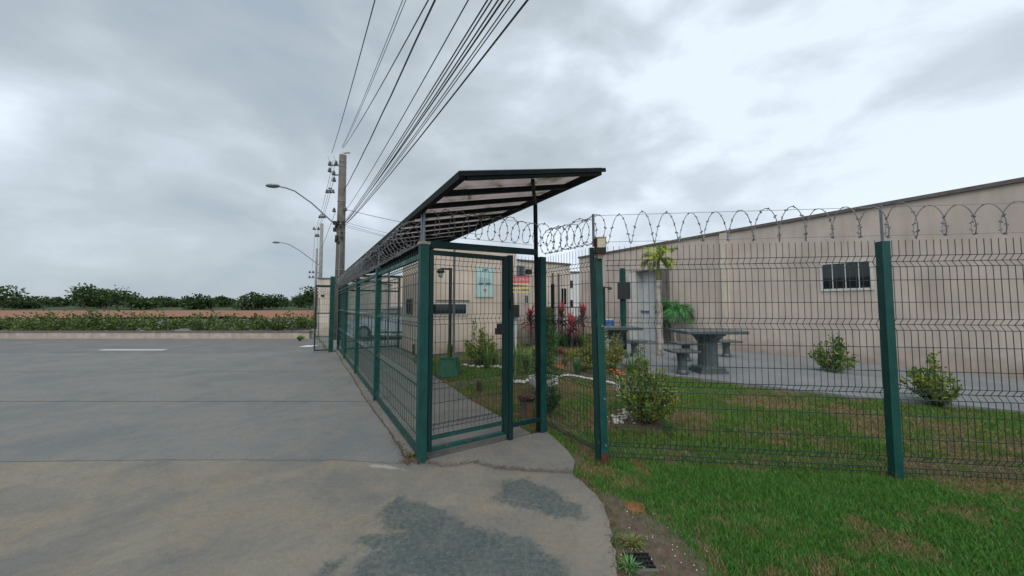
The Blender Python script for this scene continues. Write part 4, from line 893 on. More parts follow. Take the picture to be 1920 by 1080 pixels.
# blue barrel with bands
g = G(1141, 636); t = thing('blue_barrel', 'blue plastic barrel standing by the hall wall', 'barrel', g)
b = MB(); b.lathe(g, [(.22, 0), (.26, .05), (.27, .3), (.25, .34), (.27, .38), (.27, .68), (.25, .72), (.26, .78), (.2, .86)], 20); b.build('body', M['blue'], t, smooth=True)
b = MB(); b.lathe(g + Z * .862, [(.19, 0), (.19, .04), (.1, .05)], 20); b.build('lid', M['white'], t)
b = MB(); g = G(1060, 628); b.blob(g + Z * .5, (.35, .3, .25), 10, 6, .2); o = b.build('blue_tarpaulin', M['blue']); tag(o, 'crumpled blue tarpaulin bundle behind the red leaved plants', 'tarpaulin')
# tables
def table(gx_, label, top=(.70, .45), h=.80, yaw=0.0):
    g = Vector(gx_); t = thing('stone_table', label, 'table', g, 'dark stone garden tables')
    b = MB(); b.box(g + Vector((-top[0], -top[1], h - .07)), g + Vector((top[0], top[1], h))); tt = b.build('tabletop', M['stonetable'], t)
    mod = tt.modifiers.new('bevel', 'BEVEL'); mod.width = .012; mod.segments = 2
    b = MB(); n = 20; prof = [(.24, .12), (.205, .16), (.195, .40), (.20, h - .26), (.25, h - .20)]
    vs = []
    for r, z_ in prof:
        for k in range(n * 2): a = math.pi * k / n; rr = r * (1 - (.05 if k % 2 else 0)); vs.append(g + Vector((rr * math.cos(a), rr * math.sin(a), z_)))
    N2 = n * 2; b.add(vs, [(i * N2 + k, i * N2 + (k + 1) % N2, (i + 1) * N2 + (k + 1) % N2, (i + 1) * N2 + k) for i in range(len(prof) - 1) for k in range(N2)]); b.build('pedestal', M['stonetable'], t)
    b = MB(); b.box(g + Vector((-.30, -.26, 0)), g + Vector((.30, .26, .06))); b.box(g + Vector((-.26, -.23, .061)), g + Vector((.26, .23, .119))); b.build('base', M['stonetable'], t)
    b = MB(); b.lathe(g + Z * (h - .20), [(.25, 0), (.28, .03), (.30, .06), (.36, .09), (.38, .128)], 8); b.build('capital', M['stonetable'], t)
    return t
def stool(g, label, r=.27, h=.46, square=True):
    g = Vector(g); t = thing('stone_stool', label, 'stool', g, 'dark stone garden stools')
    b = MB(); b.box(g + Vector((-r, -r * .75, h - .05)), g + Vector((r, r * .75, h))); tt = b.build('seat', M['stonetable'], t)
    mod = tt.modifiers.new('bevel', 'BEVEL'); mod.width = .01; mod.segments = 2
    b = MB(); b.lathe(g, [(.12, 0), (.12, .05), (.095, .10), (.09, .28), (.12, h - .052)], 16); b.build('leg', M['stonetable'], t)
g = G(1331, 700, .03); table((g.x + .05, g.y + .15, .03), 'large dark stone table at the right with a fluted pedestal', (.66, .42), .93)
g = G(1162, 672, .03); table((g.x, g.y + .3, .03), 'dark stone table beside the green post with the black box', (.62, .45), .86)
g = G(1284, 703, .03); stool((g.x, g.y + .1, .03), 'front stone stool left of the large table', .30, .52)
g = G(1284, 690, .03); stool((g.x + .55, g.y + 1.0, .03), 'rear stone stool left of the large table, closer to the hall', .34, .50)
g = G(1190, 668, .03); stool((g.x, g.y, .03), 'stone stool right of the table by the green post', .30, .46)
g = G(1375, 672, .03); stool((g.x, g.y + .3, .03), 'stone stool right of the large table', .33, .47)
g = G(1157, 688); b = MB(); b.lathe(g, [(.12, -.03), (.13, .0), (.15, .22), (.16, .25)], 14); o = b.build('garden_stump', M['polel']); tag(o, 'small grey stone stump in the flower bed behind the front fence post', 'stump')

# ================================================================== PLANTS
def rc(c, j=.25):
    k = random.uniform(1 - j, 1 + j) * 1.3; return (c[0] * k * random.uniform(.9, 1.15), c[1] * k, c[2] * k * random.uniform(.8, 1.2))
def rdir():
    a = random.uniform(0, 6.283); z_ = random.uniform(-1, 1); r = math.sqrt(1 - z_ * z_); return Vector((r * math.cos(a), r * math.sin(a), z_))
def leafcloud(mb, c, r, n, L_, W__, cols, shape=1.0, up=.3):
    rx, ry, rz = r
    for i in range(n):
        d = rdir(); k = random.random() ** .45; p = Vector(c) + Vector((d.x * rx * k, d.y * ry * k, d.z * rz * k))
        ld = (d * .7 + rdir() * .7 + Z * up).normalized(); s = ld.cross(rdir()).normalized(); mb.cur = rc(random.choice(cols)); l = L_ * random.uniform(.6, 1.25)
        mb.leaf(p, ld, s, l, W__ * random.uniform(.7, 1.2))
GREENS = [(.055, .12, .025), (.085, .16, .03), (.14, .20, .035), (.20, .23, .045), (.03, .07, .018)]
YGREENS = [(.20, .26, .045), (.27, .30, .05), (.13, .20, .035), (.32, .30, .06)]
def shrub(name, g, h, r, label, cols, n=1500, L_=.06, W__=.032, spikes=6, seed=1, cat='shrub', group=None):
    random.seed(seed); g = Vector(g); t = thing(name, label, cat, g, group)
    b = MB(); tips = []
    for i in range(spikes * 3):
        a = random.uniform(0, 6.283); k = random.random() ** .6; tip = g + Vector((math.cos(a) * r * k, math.sin(a) * r * k, h * (1.06 - .66 * k) * random.uniform(.62, 1.06)))
        mid = g.lerp(tip, .5) + Vector((math.cos(a) * r * .15, math.sin(a) * r * .15, 0)); b.tube([g + Vector((math.cos(a) * .03, math.sin(a) * .03, -.02)), mid, tip], .010, 4, r2=.003); tips.append((g, mid, tip))
    b.build('stems', M['bark'], t)
    b = MB()
    for i in range(n):
        g_, m_, t_ = random.choice(tips); k = random.uniform(.12, 1.04) ** .8; p = (g_.lerp(m_, k * 2) if k < .5 else m_.lerp(t_, k * 2 - 1)) + rdir() * r * .13
        if p.z < .04: p.z = .04
        ld = (rdir() * .8 + Z * .55 + (p - g_).normalized() * .5).normalized(); s = ld.cross(rdir()).normalized(); b.cur = rc(random.choice(cols), .3); b.leaf(p, ld, s, L_ * random.uniform(.6, 1.3), W__ * random.uniform(.7, 1.2))
    b.build('foliage', M['leaf'], t); return t
g = G(1215, 796); shrub('garden_shrub', (g.x, g.y + .12, -.02), .97, .36, 'big green and yellow leaved shrub just inside the front fence', GREENS + [(.12, .20, .04), (.16, .24, .05)] + YGREENS[:2] + [(.24, .18, .05)], 4200, .052, .026, 10, 3)
g = G(1256, 792); shrub('garden_shrub', (g.x, g.y + .2, -.02), .62, .20, 'loose yellowing shrub growing against the right of the big one', YGREENS + [(.26, .20, .05)], 900, .05, .026, 7, 33)
g = G(898, 684); shrub('garden_shrub', g, 1.15, .50, 'yellow green shrub against the guardhouse wall', YGREENS + GREENS[:3], 2400, .07, .035, 7, 4)
g = G(1138, 690); shrub('garden_shrub', g, 1.15, .42, 'loose yellow shrub half hidden by the front fence post', [(.28, .27, .04), (.20, .22, .04), (.12, .16, .03)], 1700, .06, .03, 6, 5)
g = G(1105, 690); shrub('garden_shrub', g, .85, .34, 'low olive shrub in the bed left of the front fence post', YGREENS + GREENS, 1100, .055, .028, 6, 6)
g = G(1020, 775); shrub('garden_shrub', (g.x + .05, g.y, 0), .48, .22, 'small dark shrub at the foot of the gate post', [(.03, .08, .025), (.05, .11, .03)], 1100, .05, .02, 5, 8)
# big flower bowl with columnar plant
g = G(1018, 742); pt = thing('flower_bowl', 'white stone flower bowl with ruffled rim behind the gate post', 'plant pot', g)
b = MB(); n = 28; prof = [(.10, 0), (.12, .03), (.09, .07), (.13, .12), (.20, .20), (.235, .29), (.245, .31), (.215, .305), (.16, .25)]
vs = []
for r, z_ in prof:
    for k in range(n): a = 2 * math.pi * k / n; rr = r * (1 + (.05 * math.cos(k * math.pi) if r > .15 else 0)); vs.append(g + Vector((rr * math.cos(a), rr * math.sin(a), z_)))
b.add(vs, [(i * n + k, i * n + (k + 1) % n, (i + 1) * n + (k + 1) % n, (i + 1) * n + k) for i in range(len(prof) - 1) for k in range(n)] + [tuple((len(prof) - 1) * n + k for k in range(n))]); b.build('bowl', M['pot'], pt)
b = MB(); b.lathe(g + Z * .255, [(.15, 0), (.14, .02), (.02, .03)], 14); b.build('soil', M['wood'], pt)
g2 = g + Z * .27; t = thing('column_plant', 'dark green columnar plant growing in the white bowl', 'plant', g2)
b = MB(); b.tube([g2, g2 + Z * .65], .015, 5); b.tube([g2 + Vector((.02, 0, 0)), g2 + Vector((.08, .02, .9))], .012, 5); b.build('stems', M['bark'], t)
b = MB(); random.seed(11)
for k in range(11): leafcloud(b, g2 + Vector((.04 + random.uniform(-.05, .07), random.uniform(-.05, .05), .10 + k * .098)), (.25 - .013 * k, .20 - .010 * k, .13), 290, .05, .022, [(.025, .075, .018), (.05, .12, .025), (.09, .17, .035)])
b.build('foliage', M['leaf'], t)
# grass tufts / strap plants
def tuft(name, g, n, h, sp, cols, label, cat='plant', wid=.014, droop=.35, group=None, base=0.0, seed=0):
    random.seed(seed or n); g = Vector(g); b = MB()
    for i in range(n):
        a = random.uniform(0, 6.283); o = Vector((math.cos(a), math.sin(a), 0)); s = Vector((-o.y, o.x, 0)); hh = h * random.uniform(.55, 1.1); lean_ = random.uniform(.1, 1) * sp
        p0 = g + o * random.uniform(0, .04) + Z * base; p1_ = p0 + o * lean_ * .45 + Z * hh * .65; p2_ = p0 + o * lean_ + Z * hh * (1 - droop * random.random())
        w = wid * random.uniform(.6, 1.2); b.cur = rc(random.choice(cols)); b.add([p0 - s * w * .5, p0 + s * w * .5, p1_ + s * w * .5, p1_ - s * w * .5, p2_], [(0, 1, 2, 3), (3, 2, 4)])
    o = b.build(name, M['leaf']); return tag(o, label, cat, group)
SG = [(.12, .20, .05), (.18, .26, .08), (.22, .30, .12), (.07, .13, .04)]
g = G(966, 705); tuft('strap_leaf_plant', g, 120, .75, .35, SG, 'tall pale green strap leaved clump behind the gate jamb', wid=.02, seed=31)
g = G(915, 690); tuft('strap_leaf_plant', g, 90, .6, .35, SG, 'pale green strap leaved clump right of the guardhouse shrub', wid=.02, seed=32)
g = G(990, 700); tuft('strap_leaf_plant', g, 90, .6, .3, SG, 'strap leaved clump just left of the white bowl', wid=.02, seed=33)
g = G(1083, 702); tuft('spiky_grass_plant', g, 110, .42, .25, [(.05, .13, .05), (.08, .18, .06)], 'dark green spiky clump in the bed by the orange flowers', wid=.014, seed=34)
g = G(1185, 712); tuft('spiky_grass_plant', g, 110, .55, .3, [(.09, .18, .05), (.15, .22, .07)], 'green spiky clump behind the big shrub', wid=.016, seed=35)
g = G(1172, 742); tuft('spiky_grass_plant', g, 26, .42, .3, [(.35, .33, .22), (.25, .28, .14)], 'dry pale spiky clump left of the big shrub', wid=.02, seed=36)
g = G(1255, 805); tuft('spiky_grass_plant', g, 60, .16, .14, [(.20, .26, .10), (.10, .18, .05)], 'small light green tuft right of the big shrub', wid=.012, seed=37)
g = G(955, 725); tuft('spiky_grass_plant', g, 60, .28, .2, SG, 'small strap leaved tuft behind the gate jamb post', wid=.012, seed=38)
# grass mound with brown stalk border behind
for k in range(7):
    random.seed(600 + k); g = G(1042 + k * 9, 650 + random.uniform(-3, 2)); tuft('ornamental_grass', g, 150, .55 + .1 * random.random(), .42, [(.08, .20, .04), (.12, .25, .05), (.16, .28, .07)], 'bright green ornamental grass in the row before the red leaved plants', wid=.02, group='ornamental grass row', seed=40 + k)
for k in range(12):
    random.seed(650 + k); g = G(1042 + k * 6, 666 + random.uniform(-4, 3)); tuft('brown_grass', g, 60, .30 * random.uniform(.6, 1.1), .26, [(.20, .08, .045), (.26, .12, .07), (.16, .08, .04), (.14, .14, .05)], 'reddish brown stalks along the front of the ornamental grass row', wid=.014, group='brown stalks row', seed=50 + k)
# cordylines
def cordyline(px, yb, h, label, seed, red=1.0, tall=.5):
    random.seed(seed); g = G(px, yb); t = thing('red_leaved_plant', label, 'plant', g, 'red leaved plants')
    b = MB(); b.tube([g - Z * .02, g + Vector((.02, 0, h * .55)), g + Vector((0, 0, h * .8))], .032, 6); b.build('stem', M['bark'], t)
    b = MB()
    for i in range(80):
        k = random.random(); a = random.uniform(0, 6.283); o = Vector((math.cos(a), math.sin(a), 0)); s = Vector((-o.y, o.x, 0)); p0 = g + Z * h * (.45 + .35 * k)
        up = .25 + .9 * k; l = random.uniform(.34, .52); b.cur = rc((.34, .03, .045) if k > .74 else random.choice([(.13, .02, .04), (.07, .03, .035), (.17, .02, .04)]), .3)
        p1_ = p0 + o * l * .62 * (1.25 - k) + Z * l * up * .55; p2_ = p0 + o * l * (1.55 - 1.15 * k) + Z * l * (up - .75 * (1 - k)); w = .06
        b.add([p0 - s * .01, p0 + s * .01, p1_ + s * w * .5, p1_ - s * w * .5, p2_], [(0, 1, 2, 3), (3, 2, 4)])
    b.build('leaves', M['leaf'], t)
cordyline(974, 640, 1.75, 'tall red topped plant behind the letter box', 61)
cordyline(1053, 646, 1.55, 'red topped plant just right of the dark grey post', 62)
cordyline(1093, 642, 1.45, 'bright red topped plant nearest the hall corner', 63)
cordyline(1028, 648, 1.35, 'dark maroon plant left of the dark grey post', 64)
cordyline(995, 648, 1.4, 'dark maroon plant seen through the fixed panel by the gate', 65)
cordyline(1012, 644, 1.2, 'dark maroon plant just left of the green gate post', 66)
cordyline(1072, 652, 1.05, 'short maroon plant between the two red topped plants', 67)
for k, (px, py, h_, cols_, w_) in enumerate(((1032, 690, .34, SG, .014), (1058, 686, .30, [(.14, .16, .05), (.20, .14, .06)], .013), (1070, 676, .36, YGREENS, .02), (1094, 696, .24, [(.22, .12, .06), (.10, .14, .04)], .014), (1118, 700, .30, YGREENS, .018), (1126, 680, .45, SG, .02), (1148, 700, .28, GREENS, .02), (1196, 700, .34, SG, .016), (1208, 694, .30, GREENS, .018), (985, 690, .62, SG, .022), (950, 694, .5, YGREENS, .02), (928, 684, .42, SG, .018), (975, 676, .6, GREENS, .02), (1005, 676, .5, YGREENS, .02), (1040, 700, .2, [(.20, .12, .06)], .01))):
    tuft('bed_plant', G(px, py), 90, h_, .26, cols_, ('leafy clump %s in the planted bed, about %s' % (('with pale straps', 'browned at the tips', 'yellowish', 'reddish and low', 'yellow green', 'tall and pale', 'deep green')[k % 7], ('beside the white bowl', 'behind the orange flowers', 'under the red leaved plants', 'at the bed front', 'left of the front fence post', 'behind the front fence post', 'right of the stump', 'behind the big shrub', 'at the patio corner', 'behind the letter box post', 'behind the gate jamb', 'right of the guardhouse shrub', 'below the garden sign', 'behind the green gate post', 'near the bowl rim')[k])), wid=w_, group='mixed bed plants', seed=700 + k)
# planters at back
for px, lab in ((1072, 'brown'), (1100, 'terracotta')):
    g = G(px, 640); b = MB(); b.lathe(g, [(.16, 0), (.19, .05), (.23, .3), (.25, .32)], 14); o = b.build('clay_pot', M['woodlight']); tag(o, lab + ' clay pot under the red topped plant by the hall corner', 'plant pot')
# green trapezoid planter
g = G(842, 703); t = thing('green_planter', 'green tapered planter tub at the lawn edge by the path', 'planter', g)
b = MB(); a0, a1 = .22, .155; b.add([g + Vector((x * a0, y * a0, 0)) for x, y in ((-1, -1), (1, -1), (1, 1), (-1, 1))] + [g + Vector((x * a1, y * a1, .36)) for x, y in ((-1, -1), (1, -1), (1, 1), (-1, 1))], [(0, 3, 2, 1), (4, 5, 6, 7), (0, 1, 5, 4), (1, 2, 6, 5), (2, 3, 7, 6), (3, 0, 4, 7)]); b.build('tub', M['potgreen'], t)
b = MB(); b.obox(g + Z * .375, X1 * .17, Y1 * .17, Z * .014); b.build('rim', M['potgreen'], t)
tuft('planter_plant', g + Z * .37 + Vector((.02, 0, 0)), 60, .34, .10, GREENS[:3], 'small upright plant in the green tub', wid=.03, seed=71)
# stumps
g = G(898, 735, -.03); b = MB(); b.lathe(g, [(.045, 0), (.042, .18), (.03, .20)], 9); o = b.build('wood_stump', M['wood']); tag(o, 'little brown wooden stump on the lawn beside the path', 'stump')
g = G(952, 708, -.03); b = MB(); b.lathe(g, [(.05, 0), (.04, .1), (.045, .2)], 8); o = b.build('dark_garden_ornament', M['black']); tag(o, 'small dark ornament on the lawn just behind the gate jamb', 'ornament')
g = G(987, 782, -.02); t = thing('log_stool', 'brown rustic log stool with reddish seat just inside the gate', 'stool', g)
b = MB(); b.blob(g + Z * .27, (.125, .11, .055), 12, 6, .12); b.build('seat', M['wood'], t)
b = MB(); b.lathe(g, [(.11, 0), (.09, .06), (.075, .13), (.10, .225)], 10); b.build('trunk', M['bark'], t)
b = MB(); b.bar(g + Vector((.03, -.10, .02)), g + Vector((.035, -.095, .21)), .07, .03); b.build('cut_face', M['woodlight'], t)
b = MB(); b.bar(g + Vector((-.25, .02, .02)), g + Vector((-.05, -.02, .03)), .05, .04); b.build('root', M['woodlight'], t)
# orange flowers
def flowers(px, py, n, label, seed):
    random.seed(seed); g = G(px, py); t = thing('marigold_plant', label, 'flowers', g, 'orange flowers in the bed')
    b = MB(); leafcloud(b, g + Z * .06, (.12, .1, .07), 120, .05, .02, GREENS[:3]); b.build('leaves', M['leaf'], t)
    for k in range(n):
        c_ = g + Vector((random.uniform(-.09, .09), random.uniform(-.07, .05), random.uniform(.11, .19))); b = MB()
        for ring, (rr, zz) in enumerate(((.050, 0), (.034, .012))):
            for i in range(8):
                a = i * .785 + ring * .4; o = Vector((math.cos(a), math.sin(a), .25)).normalized(); b.cur = rc((.75, .17, .015), .15); b.leaf(c_ + Z * zz, o, Vector((-math.sin(a), math.cos(a), 0)), rr, .028, 0)
        b.build('flower', M['leaf'], t)
flowers(1048, 702, 7, 'orange flower cluster beside the white bowl', 81); flowers(1155, 712, 4, 'orange flower cluster right of the front fence post, left one', 82); flowers(1166, 716, 3, 'orange flower cluster next to the white stones', 83)
# white stones
random.seed(90)
def stones(path, n, r, label, spread=.05):
    b = MB()
    for i in range(n):
        t = random.random() * (len(path) - 1); k = int(t); p = Vector((*path[k], 0)).lerp(Vector((*path[k + 1], 0)), t - k); p += Vector((random.gauss(0, spread), random.gauss(0, spread), .0))
        s = r * random.uniform(.6, 1.4); b.blob(p + Z * s * .2, (s, s * random.uniform(.6, .9), s * .6), 6, 4, .25)
    o = b.build('white_stones', M['pebble'], kind='stuff'); return tag(o, label, 'stones')
stones(gp([(870, 684), (895, 688), (930, 688), (950, 692)]), 50, .04, 'white edging stones below the guardhouse shrub', .03)
stones(gp([(955, 712), (975, 718), (1000, 712)]), 30, .035, 'white edging stones behind the gate jamb', .05)
stones(gp([(1040, 720), (1044, 706), (1062, 704), (1080, 705), (1098, 709), (1115, 712), (1140, 716), (1160, 722), (1178, 738)]), 230, .023, 'curved line of white edging stones around the flower bed', .02)
stones(gp([(1160, 725), (1172, 735), (1178, 745)]), 90, .020, 'white stone heap beside the big shrub, upper one', .055)
stones(gp([(1150, 792), (1160, 783), (1172, 770), (1176, 790)]), 80, .018, 'white stone scatter at the foot of the big shrub', .055)
# palms
def frond(mb, p, az, L_, rise, drp, cols, n=34, lw=.03, ll=.30):
    o = Vector((math.cos(az), math.sin(az), 0)); s = Vector((-o.y, o.x, 0)); prev = None
    pts = []
    for i in range(n + 1):
        t = i / n; q = Vector(p) + o * (L_ * t * (1 - .15 * t)) + Z * (L_ * (rise * t - drp * t * t)); pts.append(q)
    mb.cur = rc(cols[0], .1); mb.tube(pts[::3], .010, 4, r2=.003, cap=False)
    for i in range(2, n + 1):
        t = i / n; tv = (pts[i] - pts[i - 1]).normalized(); l = ll * math.sin(math.pi * min(1, .15 + t * .8)) * random.uniform(.85, 1.1)
        for sg_ in (-1, 1):
            d = (tv * .75 + s * sg_ * .7 - Z * random.uniform(-.1, .35) + Z * .1).normalized(); mb.cur = rc(random.choice(cols), .22); mb.leaf(pts[i], d, tv.cross(d).cross(d).normalized(), l, lw, .25)
def palm(px, yb, h, tr, label, fr, seed, cols, L_, shaft=True, rise=.8, drp=.9, z0=0):
    random.seed(seed); g = G(px, yb, z0); t = thing('palm_tree', label, 'palm tree', g)
    hs = h * (.80 if shaft else 1)
    b = MB(); m = 14; b.tube([g + Z * (hs * i / m - .03) + Vector((.01 * math.sin(i), 0, 0)) for i in range(m + 1)], [tr * (1.12 - .25 * i / m) * (1.04 if i % 2 else 1) for i in range(m + 1)], 12); b.build('trunk', M['palmbark'], t, smooth=True)
    if shaft: b = MB(); b.cur = (.22, .24, .05); b.tube([g + Z * hs, g + Z * h], tr * .8, 10, r2=tr * .45); b.build('crownshaft', M['leaf'], t)
    for i in range(fr):
        b = MB(); frond(b, g + Z * (h - .02), i * 6.283 / fr + random.uniform(-.25, .25), L_ * random.uniform(.8, 1.1), rise * random.uniform(.5, 1.3), drp * random.uniform(.8, 1.1), cols, ll=L_ * .42, lw=.026); b.build('frond', M['leaf'], t)
palm(1238, 668, 2.86, .085, 'slim palm with whitish trunk and yellow green crown near the hall entrance', 17, 101, [(.26, .36, .05), (.38, .42, .06), (.15, .27, .05), (.40, .36, .08)], .62, rise=1.45, drp=1.2)
palm(1266, 648, 1.32, .045, 'short young palm with dark green arching fronds by the hall wall', 19, 102, [(.05, .20, .05), (.08, .27, .06), (.03, .12, .04)], .85, shaft=False, rise=1.5, drp=1.5)
# extra garden planting to the right of the photo's edge
g = G(1560, 700); shrub('garden_shrub', g, .9, .4, 'bushy green shrub near the hall wall right of the tables', GREENS, 1200, .08, .04, 8, 111)
g = G(1760, 760); shrub('garden_shrub', g, .8, .35, 'rightmost green and yellow shrub in the garden', GREENS + YGREENS, 1400, .07, .036, 8, 112)
# weeds at the post foot and cracks
g = G(772, 858); tuft('weed_tuft', (g.x, g.y, 0), 60, .05, .07, [(.06, .12, .02), (.15, .10, .04)], 'small weeds at the foot of the corner post', 'weeds', wid=.012, seed=121)
g = G(805, 850); tuft('weed_tuft', (g.x, g.y, 0), 40, .03, .06, [(.12, .09, .04), (.08, .07, .03)], 'dry weeds in the corner below the gate', 'weeds', wid=.01, seed=122)
def litter(name, path, n, spread, cols, label, size=.018):
    b = MB(); random.seed(n)
    for i in range(n):
        t = random.random() * (len(path) - 1); k = int(t); p = Vector((*path[k], 0)).lerp(Vector((*path[k + 1], 0)), t - k) + Vector((random.gauss(0, spread), random.gauss(0, spread), .014 + random.random() * .006))
        d = rdir(); d.z *= .25; d.normalize(); b.cur = rc(random.choice(cols)); b.leaf(p, d, d.cross(Z).normalized(), size * random.uniform(.5, 1.5), size * .5, -.1)
    o = b.build(name, M['leaf'], kind='stuff'); return tag(o, label, 'leaf litter')
DRY = [(.13, .075, .04), (.09, .06, .035), (.06, .07, .025), (.18, .11, .06)]
litter('leaf_litter', [wl(s, -.10) for s in (0, .6, 2.5, 5, 9.6)], 700, .022, DRY, 'dry leaves and moss caught in the joint beside the side fence')
litter('leaf_litter', [p for p in crack if -1.0 < p[0] < .6], 520, .018, DRY, 'dry leaves and moss caught in the crack before the gate', .014)
litter('leaf_litter', [wl(.02, -.16), wl(.12, -.08), wl(.05, .1)], 160, .04, DRY, 'dry leaves heaped at the corner post foot', .02)
def scatter(name, poly, n, cols, label, size, zz=.0):
    b = MB(); random.seed(n + 3); xs = [p[0] for p in poly]; ys = [p[1] for p in poly]; k = 0
    while k < n:
        x = random.uniform(min(xs), max(xs)); y = random.uniform(min(ys), max(ys))
        if not inpoly(np.array([x]), np.array([y]), poly)[0]: continue
        k += 1; d = rdir(); d.z *= .3; d.normalize(); b.cur = rc(random.choice(cols)); b.leaf(Vector((x, y, zz + random.random() * .012)), d, d.cross(Z).normalized(), size * random.uniform(.5, 1.5), size * .55, -.1)
    o = b.build(name, M['leaf'], kind='stuff'); return tag(o, label, 'leaf litter')
RED = [(.16, .07, .035), (.12, .06, .035), (.20, .12, .06), (.09, .05, .03)]
scatter('leaf_litter', bedp, 1800, RED, 'fallen brown leaves over the planted bed soil', .035)
scatter('leaf_litter', [(G(1215, 800).x + .75 * math.cos(a), G(1215, 800).y + .42 * math.sin(a)) for a in np.linspace(0, 6.2, 14)], 900, RED, 'fallen reddish leaves and chips around the big shrub', .022)
scatter('leaf_litter', gp([(1000, 795), (1045, 815), (1080, 850), (1130, 870), (1125, 840), (1040, 790)]), 500, DRY, 'dry brown litter along the foot of the return fence', .018)
scatter('leaf_litter', [(x - .02, y) for x, y in edge2[:12]] + [(x + .06, y) for x, y in edge2[:12][::-1]], 420, DRY, 'dry thatch along the curved concrete edge', .014)
scatter('leaf_litter', [(-3.5, 1.3), (.2, 1.3), (.3, 3.1), (-3.5, 3.1)], 70, DRY, 'a few stray dry leaf bits on the worn concrete', .010, .006)
b = MB(); c_ = G(1197, 1046); 
dg = thing('drain_grate', 'small black iron drain grate in the bare soil by the concrete edge', 'drain grate', (c_.x, c_.y, -.02))
b = MB(); b.box((c_.x - .085, c_.y - .062, -.06), (c_.x + .085, c_.y + .062, -.022)); b.build('pit', M['dark'], dg)
for i in range(7): b = MB(); x = c_.x - .075 + i * .025; b.box((x - .004, c_.y - .058, -.021), (x + .004, c_.y + .058, -.012)); b.build('bar', M['black'], dg)
for i in range(4): b = MB(); y = c_.y - .05 + i * .033; b.box((c_.x - .08, y - .003, -.0119), (c_.x + .08, y + .003, -.006)); b.build('cross_bar', M['black'], dg)
b = MB(); b.box((c_.x - .09, c_.y - .085, -.06), (c_.x + .09, c_.y - .064, -.012)); b.build('rim', M['coping'], dg)

# ================================================================== GRASS
def grass(name, poly, dens, hgt, wid, label, exclude=(), sparse=(), dry=0.0, drynz=1.0, gcol=((.045, .125, .018), (.085, .19, .03)), seed=1, vis=True):
    r = np.random.default_rng(seed); xs = [p[0] for p in poly]; ys = [p[1] for p in poly]
    area = (max(xs) - min(xs)) * (max(ys) - min(ys)); N = int(area * dens); x = r.uniform(min(xs), max(xs), N); y = r.uniform(min(ys), max(ys), N)
    k = inpoly(x, y, poly)
    if vis: k &= (np.abs(x) < y * 1.6 + .3)
    k &= r.random(N) < np.clip(7.0 / np.maximum(y, .5) ** 1.15, 0, 1) if name == 'lawn_grass_inside' else True
    for e in exclude: k &= ~(sdist(x, y, e) > r.normal(0, .015, N))
    for e, f in sparse: sd_ = sdist(x, y, e); k &= ~((sd_ > r.normal(0, .05, N)) & (r.random(N) > f))
    x, y = x[k], y[k]; n = len(x)
    nz = fbm(x * 1.3, y * 1.3); nz2 = fbm(x * 5 + 3, y * 5); nz3 = fbm(x * 14 + 7, y * 14); dr = np.clip((nz * .45 + nz2 * .35 + nz3 * .2 - .5) * 7 * drynz + dry, 0, 1)
    h = hgt * r.uniform(.5, 1.25, n) * (1 - .45 * dr) * (.6 + .8 * fbm(x * 3 + 9, y * 3)); a = r.uniform(0, 6.283, n); ln = h * r.uniform(.15, .95, n); w = wid * r.uniform(.6, 1.3, n)
    yaw = r.uniform(0, 6.283, n); sx, sy = np.cos(yaw) * w / 2, np.sin(yaw) * w / 2; dx, dy = np.cos(a) * ln, np.sin(a) * ln; z0 = np.full(n, -.035)
    v0 = np.c_[x - sx, y - sy, z0]; v1 = np.c_[x + sx, y + sy, z0]; v2 = np.c_[x + sx * .8 + dx * .4, y + sy * .8 + dy * .4, z0 + h * .6]; v3 = np.c_[x - sx * .8 + dx * .4, y - sy * .8 + dy * .4, z0 + h * .6]; v4 = np.c_[x + dx, y + dy, z0 + h]
    Vv = np.stack([v0, v1, v2, v3, v4], 1).reshape(-1, 3); i = np.arange(n)[:, None] * 5
    Fq = np.concatenate([i + np.array([0, 1, 2]), i + np.array([0, 2, 3]), i + np.array([3, 2, 4])], 0)
    t = r.random(n)[:, None]; g0, g1 = np.array(gcol[0]), np.array(gcol[1]); c1 = g0 + (g1 - g0) * t; d1 = np.array((.40, .30, .16)) * (1 - t * .45)
    isd = (r.random(n) < dr * .85 + .04)[:, None]; c_ = np.where(isd, d1, c1 * (1 + .25 * dr[:, None] * np.array((1.0, 0, .3)))) * r.uniform(.75, 1.2, n)[:, None]
    o = np_mesh(name.replace('_inside', ''), Vv, Fq, np.repeat(c_, 5, 0), M['grass']); o['kind'] = 'stuff'; print(name, n); return tag(o, label, 'grass')
soilp = soil1
fenceline = [tuple((Dp + FD * 6)[:2]), tuple((Dp)[:2])]
outpoly = [tuple(p) for p in edge2] + [(9, edge2[-1][1]), (9, 2.2), tuple((Dp + FD * 6)[:2]), tuple(Dp[:2]), (.72, 3.45), tuple(edge[-1])]
grate = [(c_.x - .10, c_.y - .09), (c_.x + .10, c_.y - .09), (c_.x + .10, c_.y + .075), (c_.x - .10, c_.y + .075)] if False else None
cg_ = G(1197, 1046); grate = [(cg_.x - .095, cg_.y - .07), (cg_.x + .095, cg_.y - .07), (cg_.x + .095, cg_.y + .065), (cg_.x - .095, cg_.y + .065)]
oc = [(cc.x + .06 * math.cos(a), cc.y + .05 * math.sin(a)) for a in np.linspace(0, 6.2, 12)]
grass('lawn_grass', outpoly, 24000, .046, .0046, 'lush short lawn outside the front fence with a bare brown strip', exclude=(grate,), sparse=((soilp, .10), (gp([(1080, 880), (1150, 895), (1240, 940), (1330, 1000), (1400, 1080), (1560, 1500), (1150, 1500), (1150, 1000)]), .55), (oc, .35)), dry=-.22, drynz=.9, gcol=((.05, .17, .03), (.13, .31, .06)), seed=5)
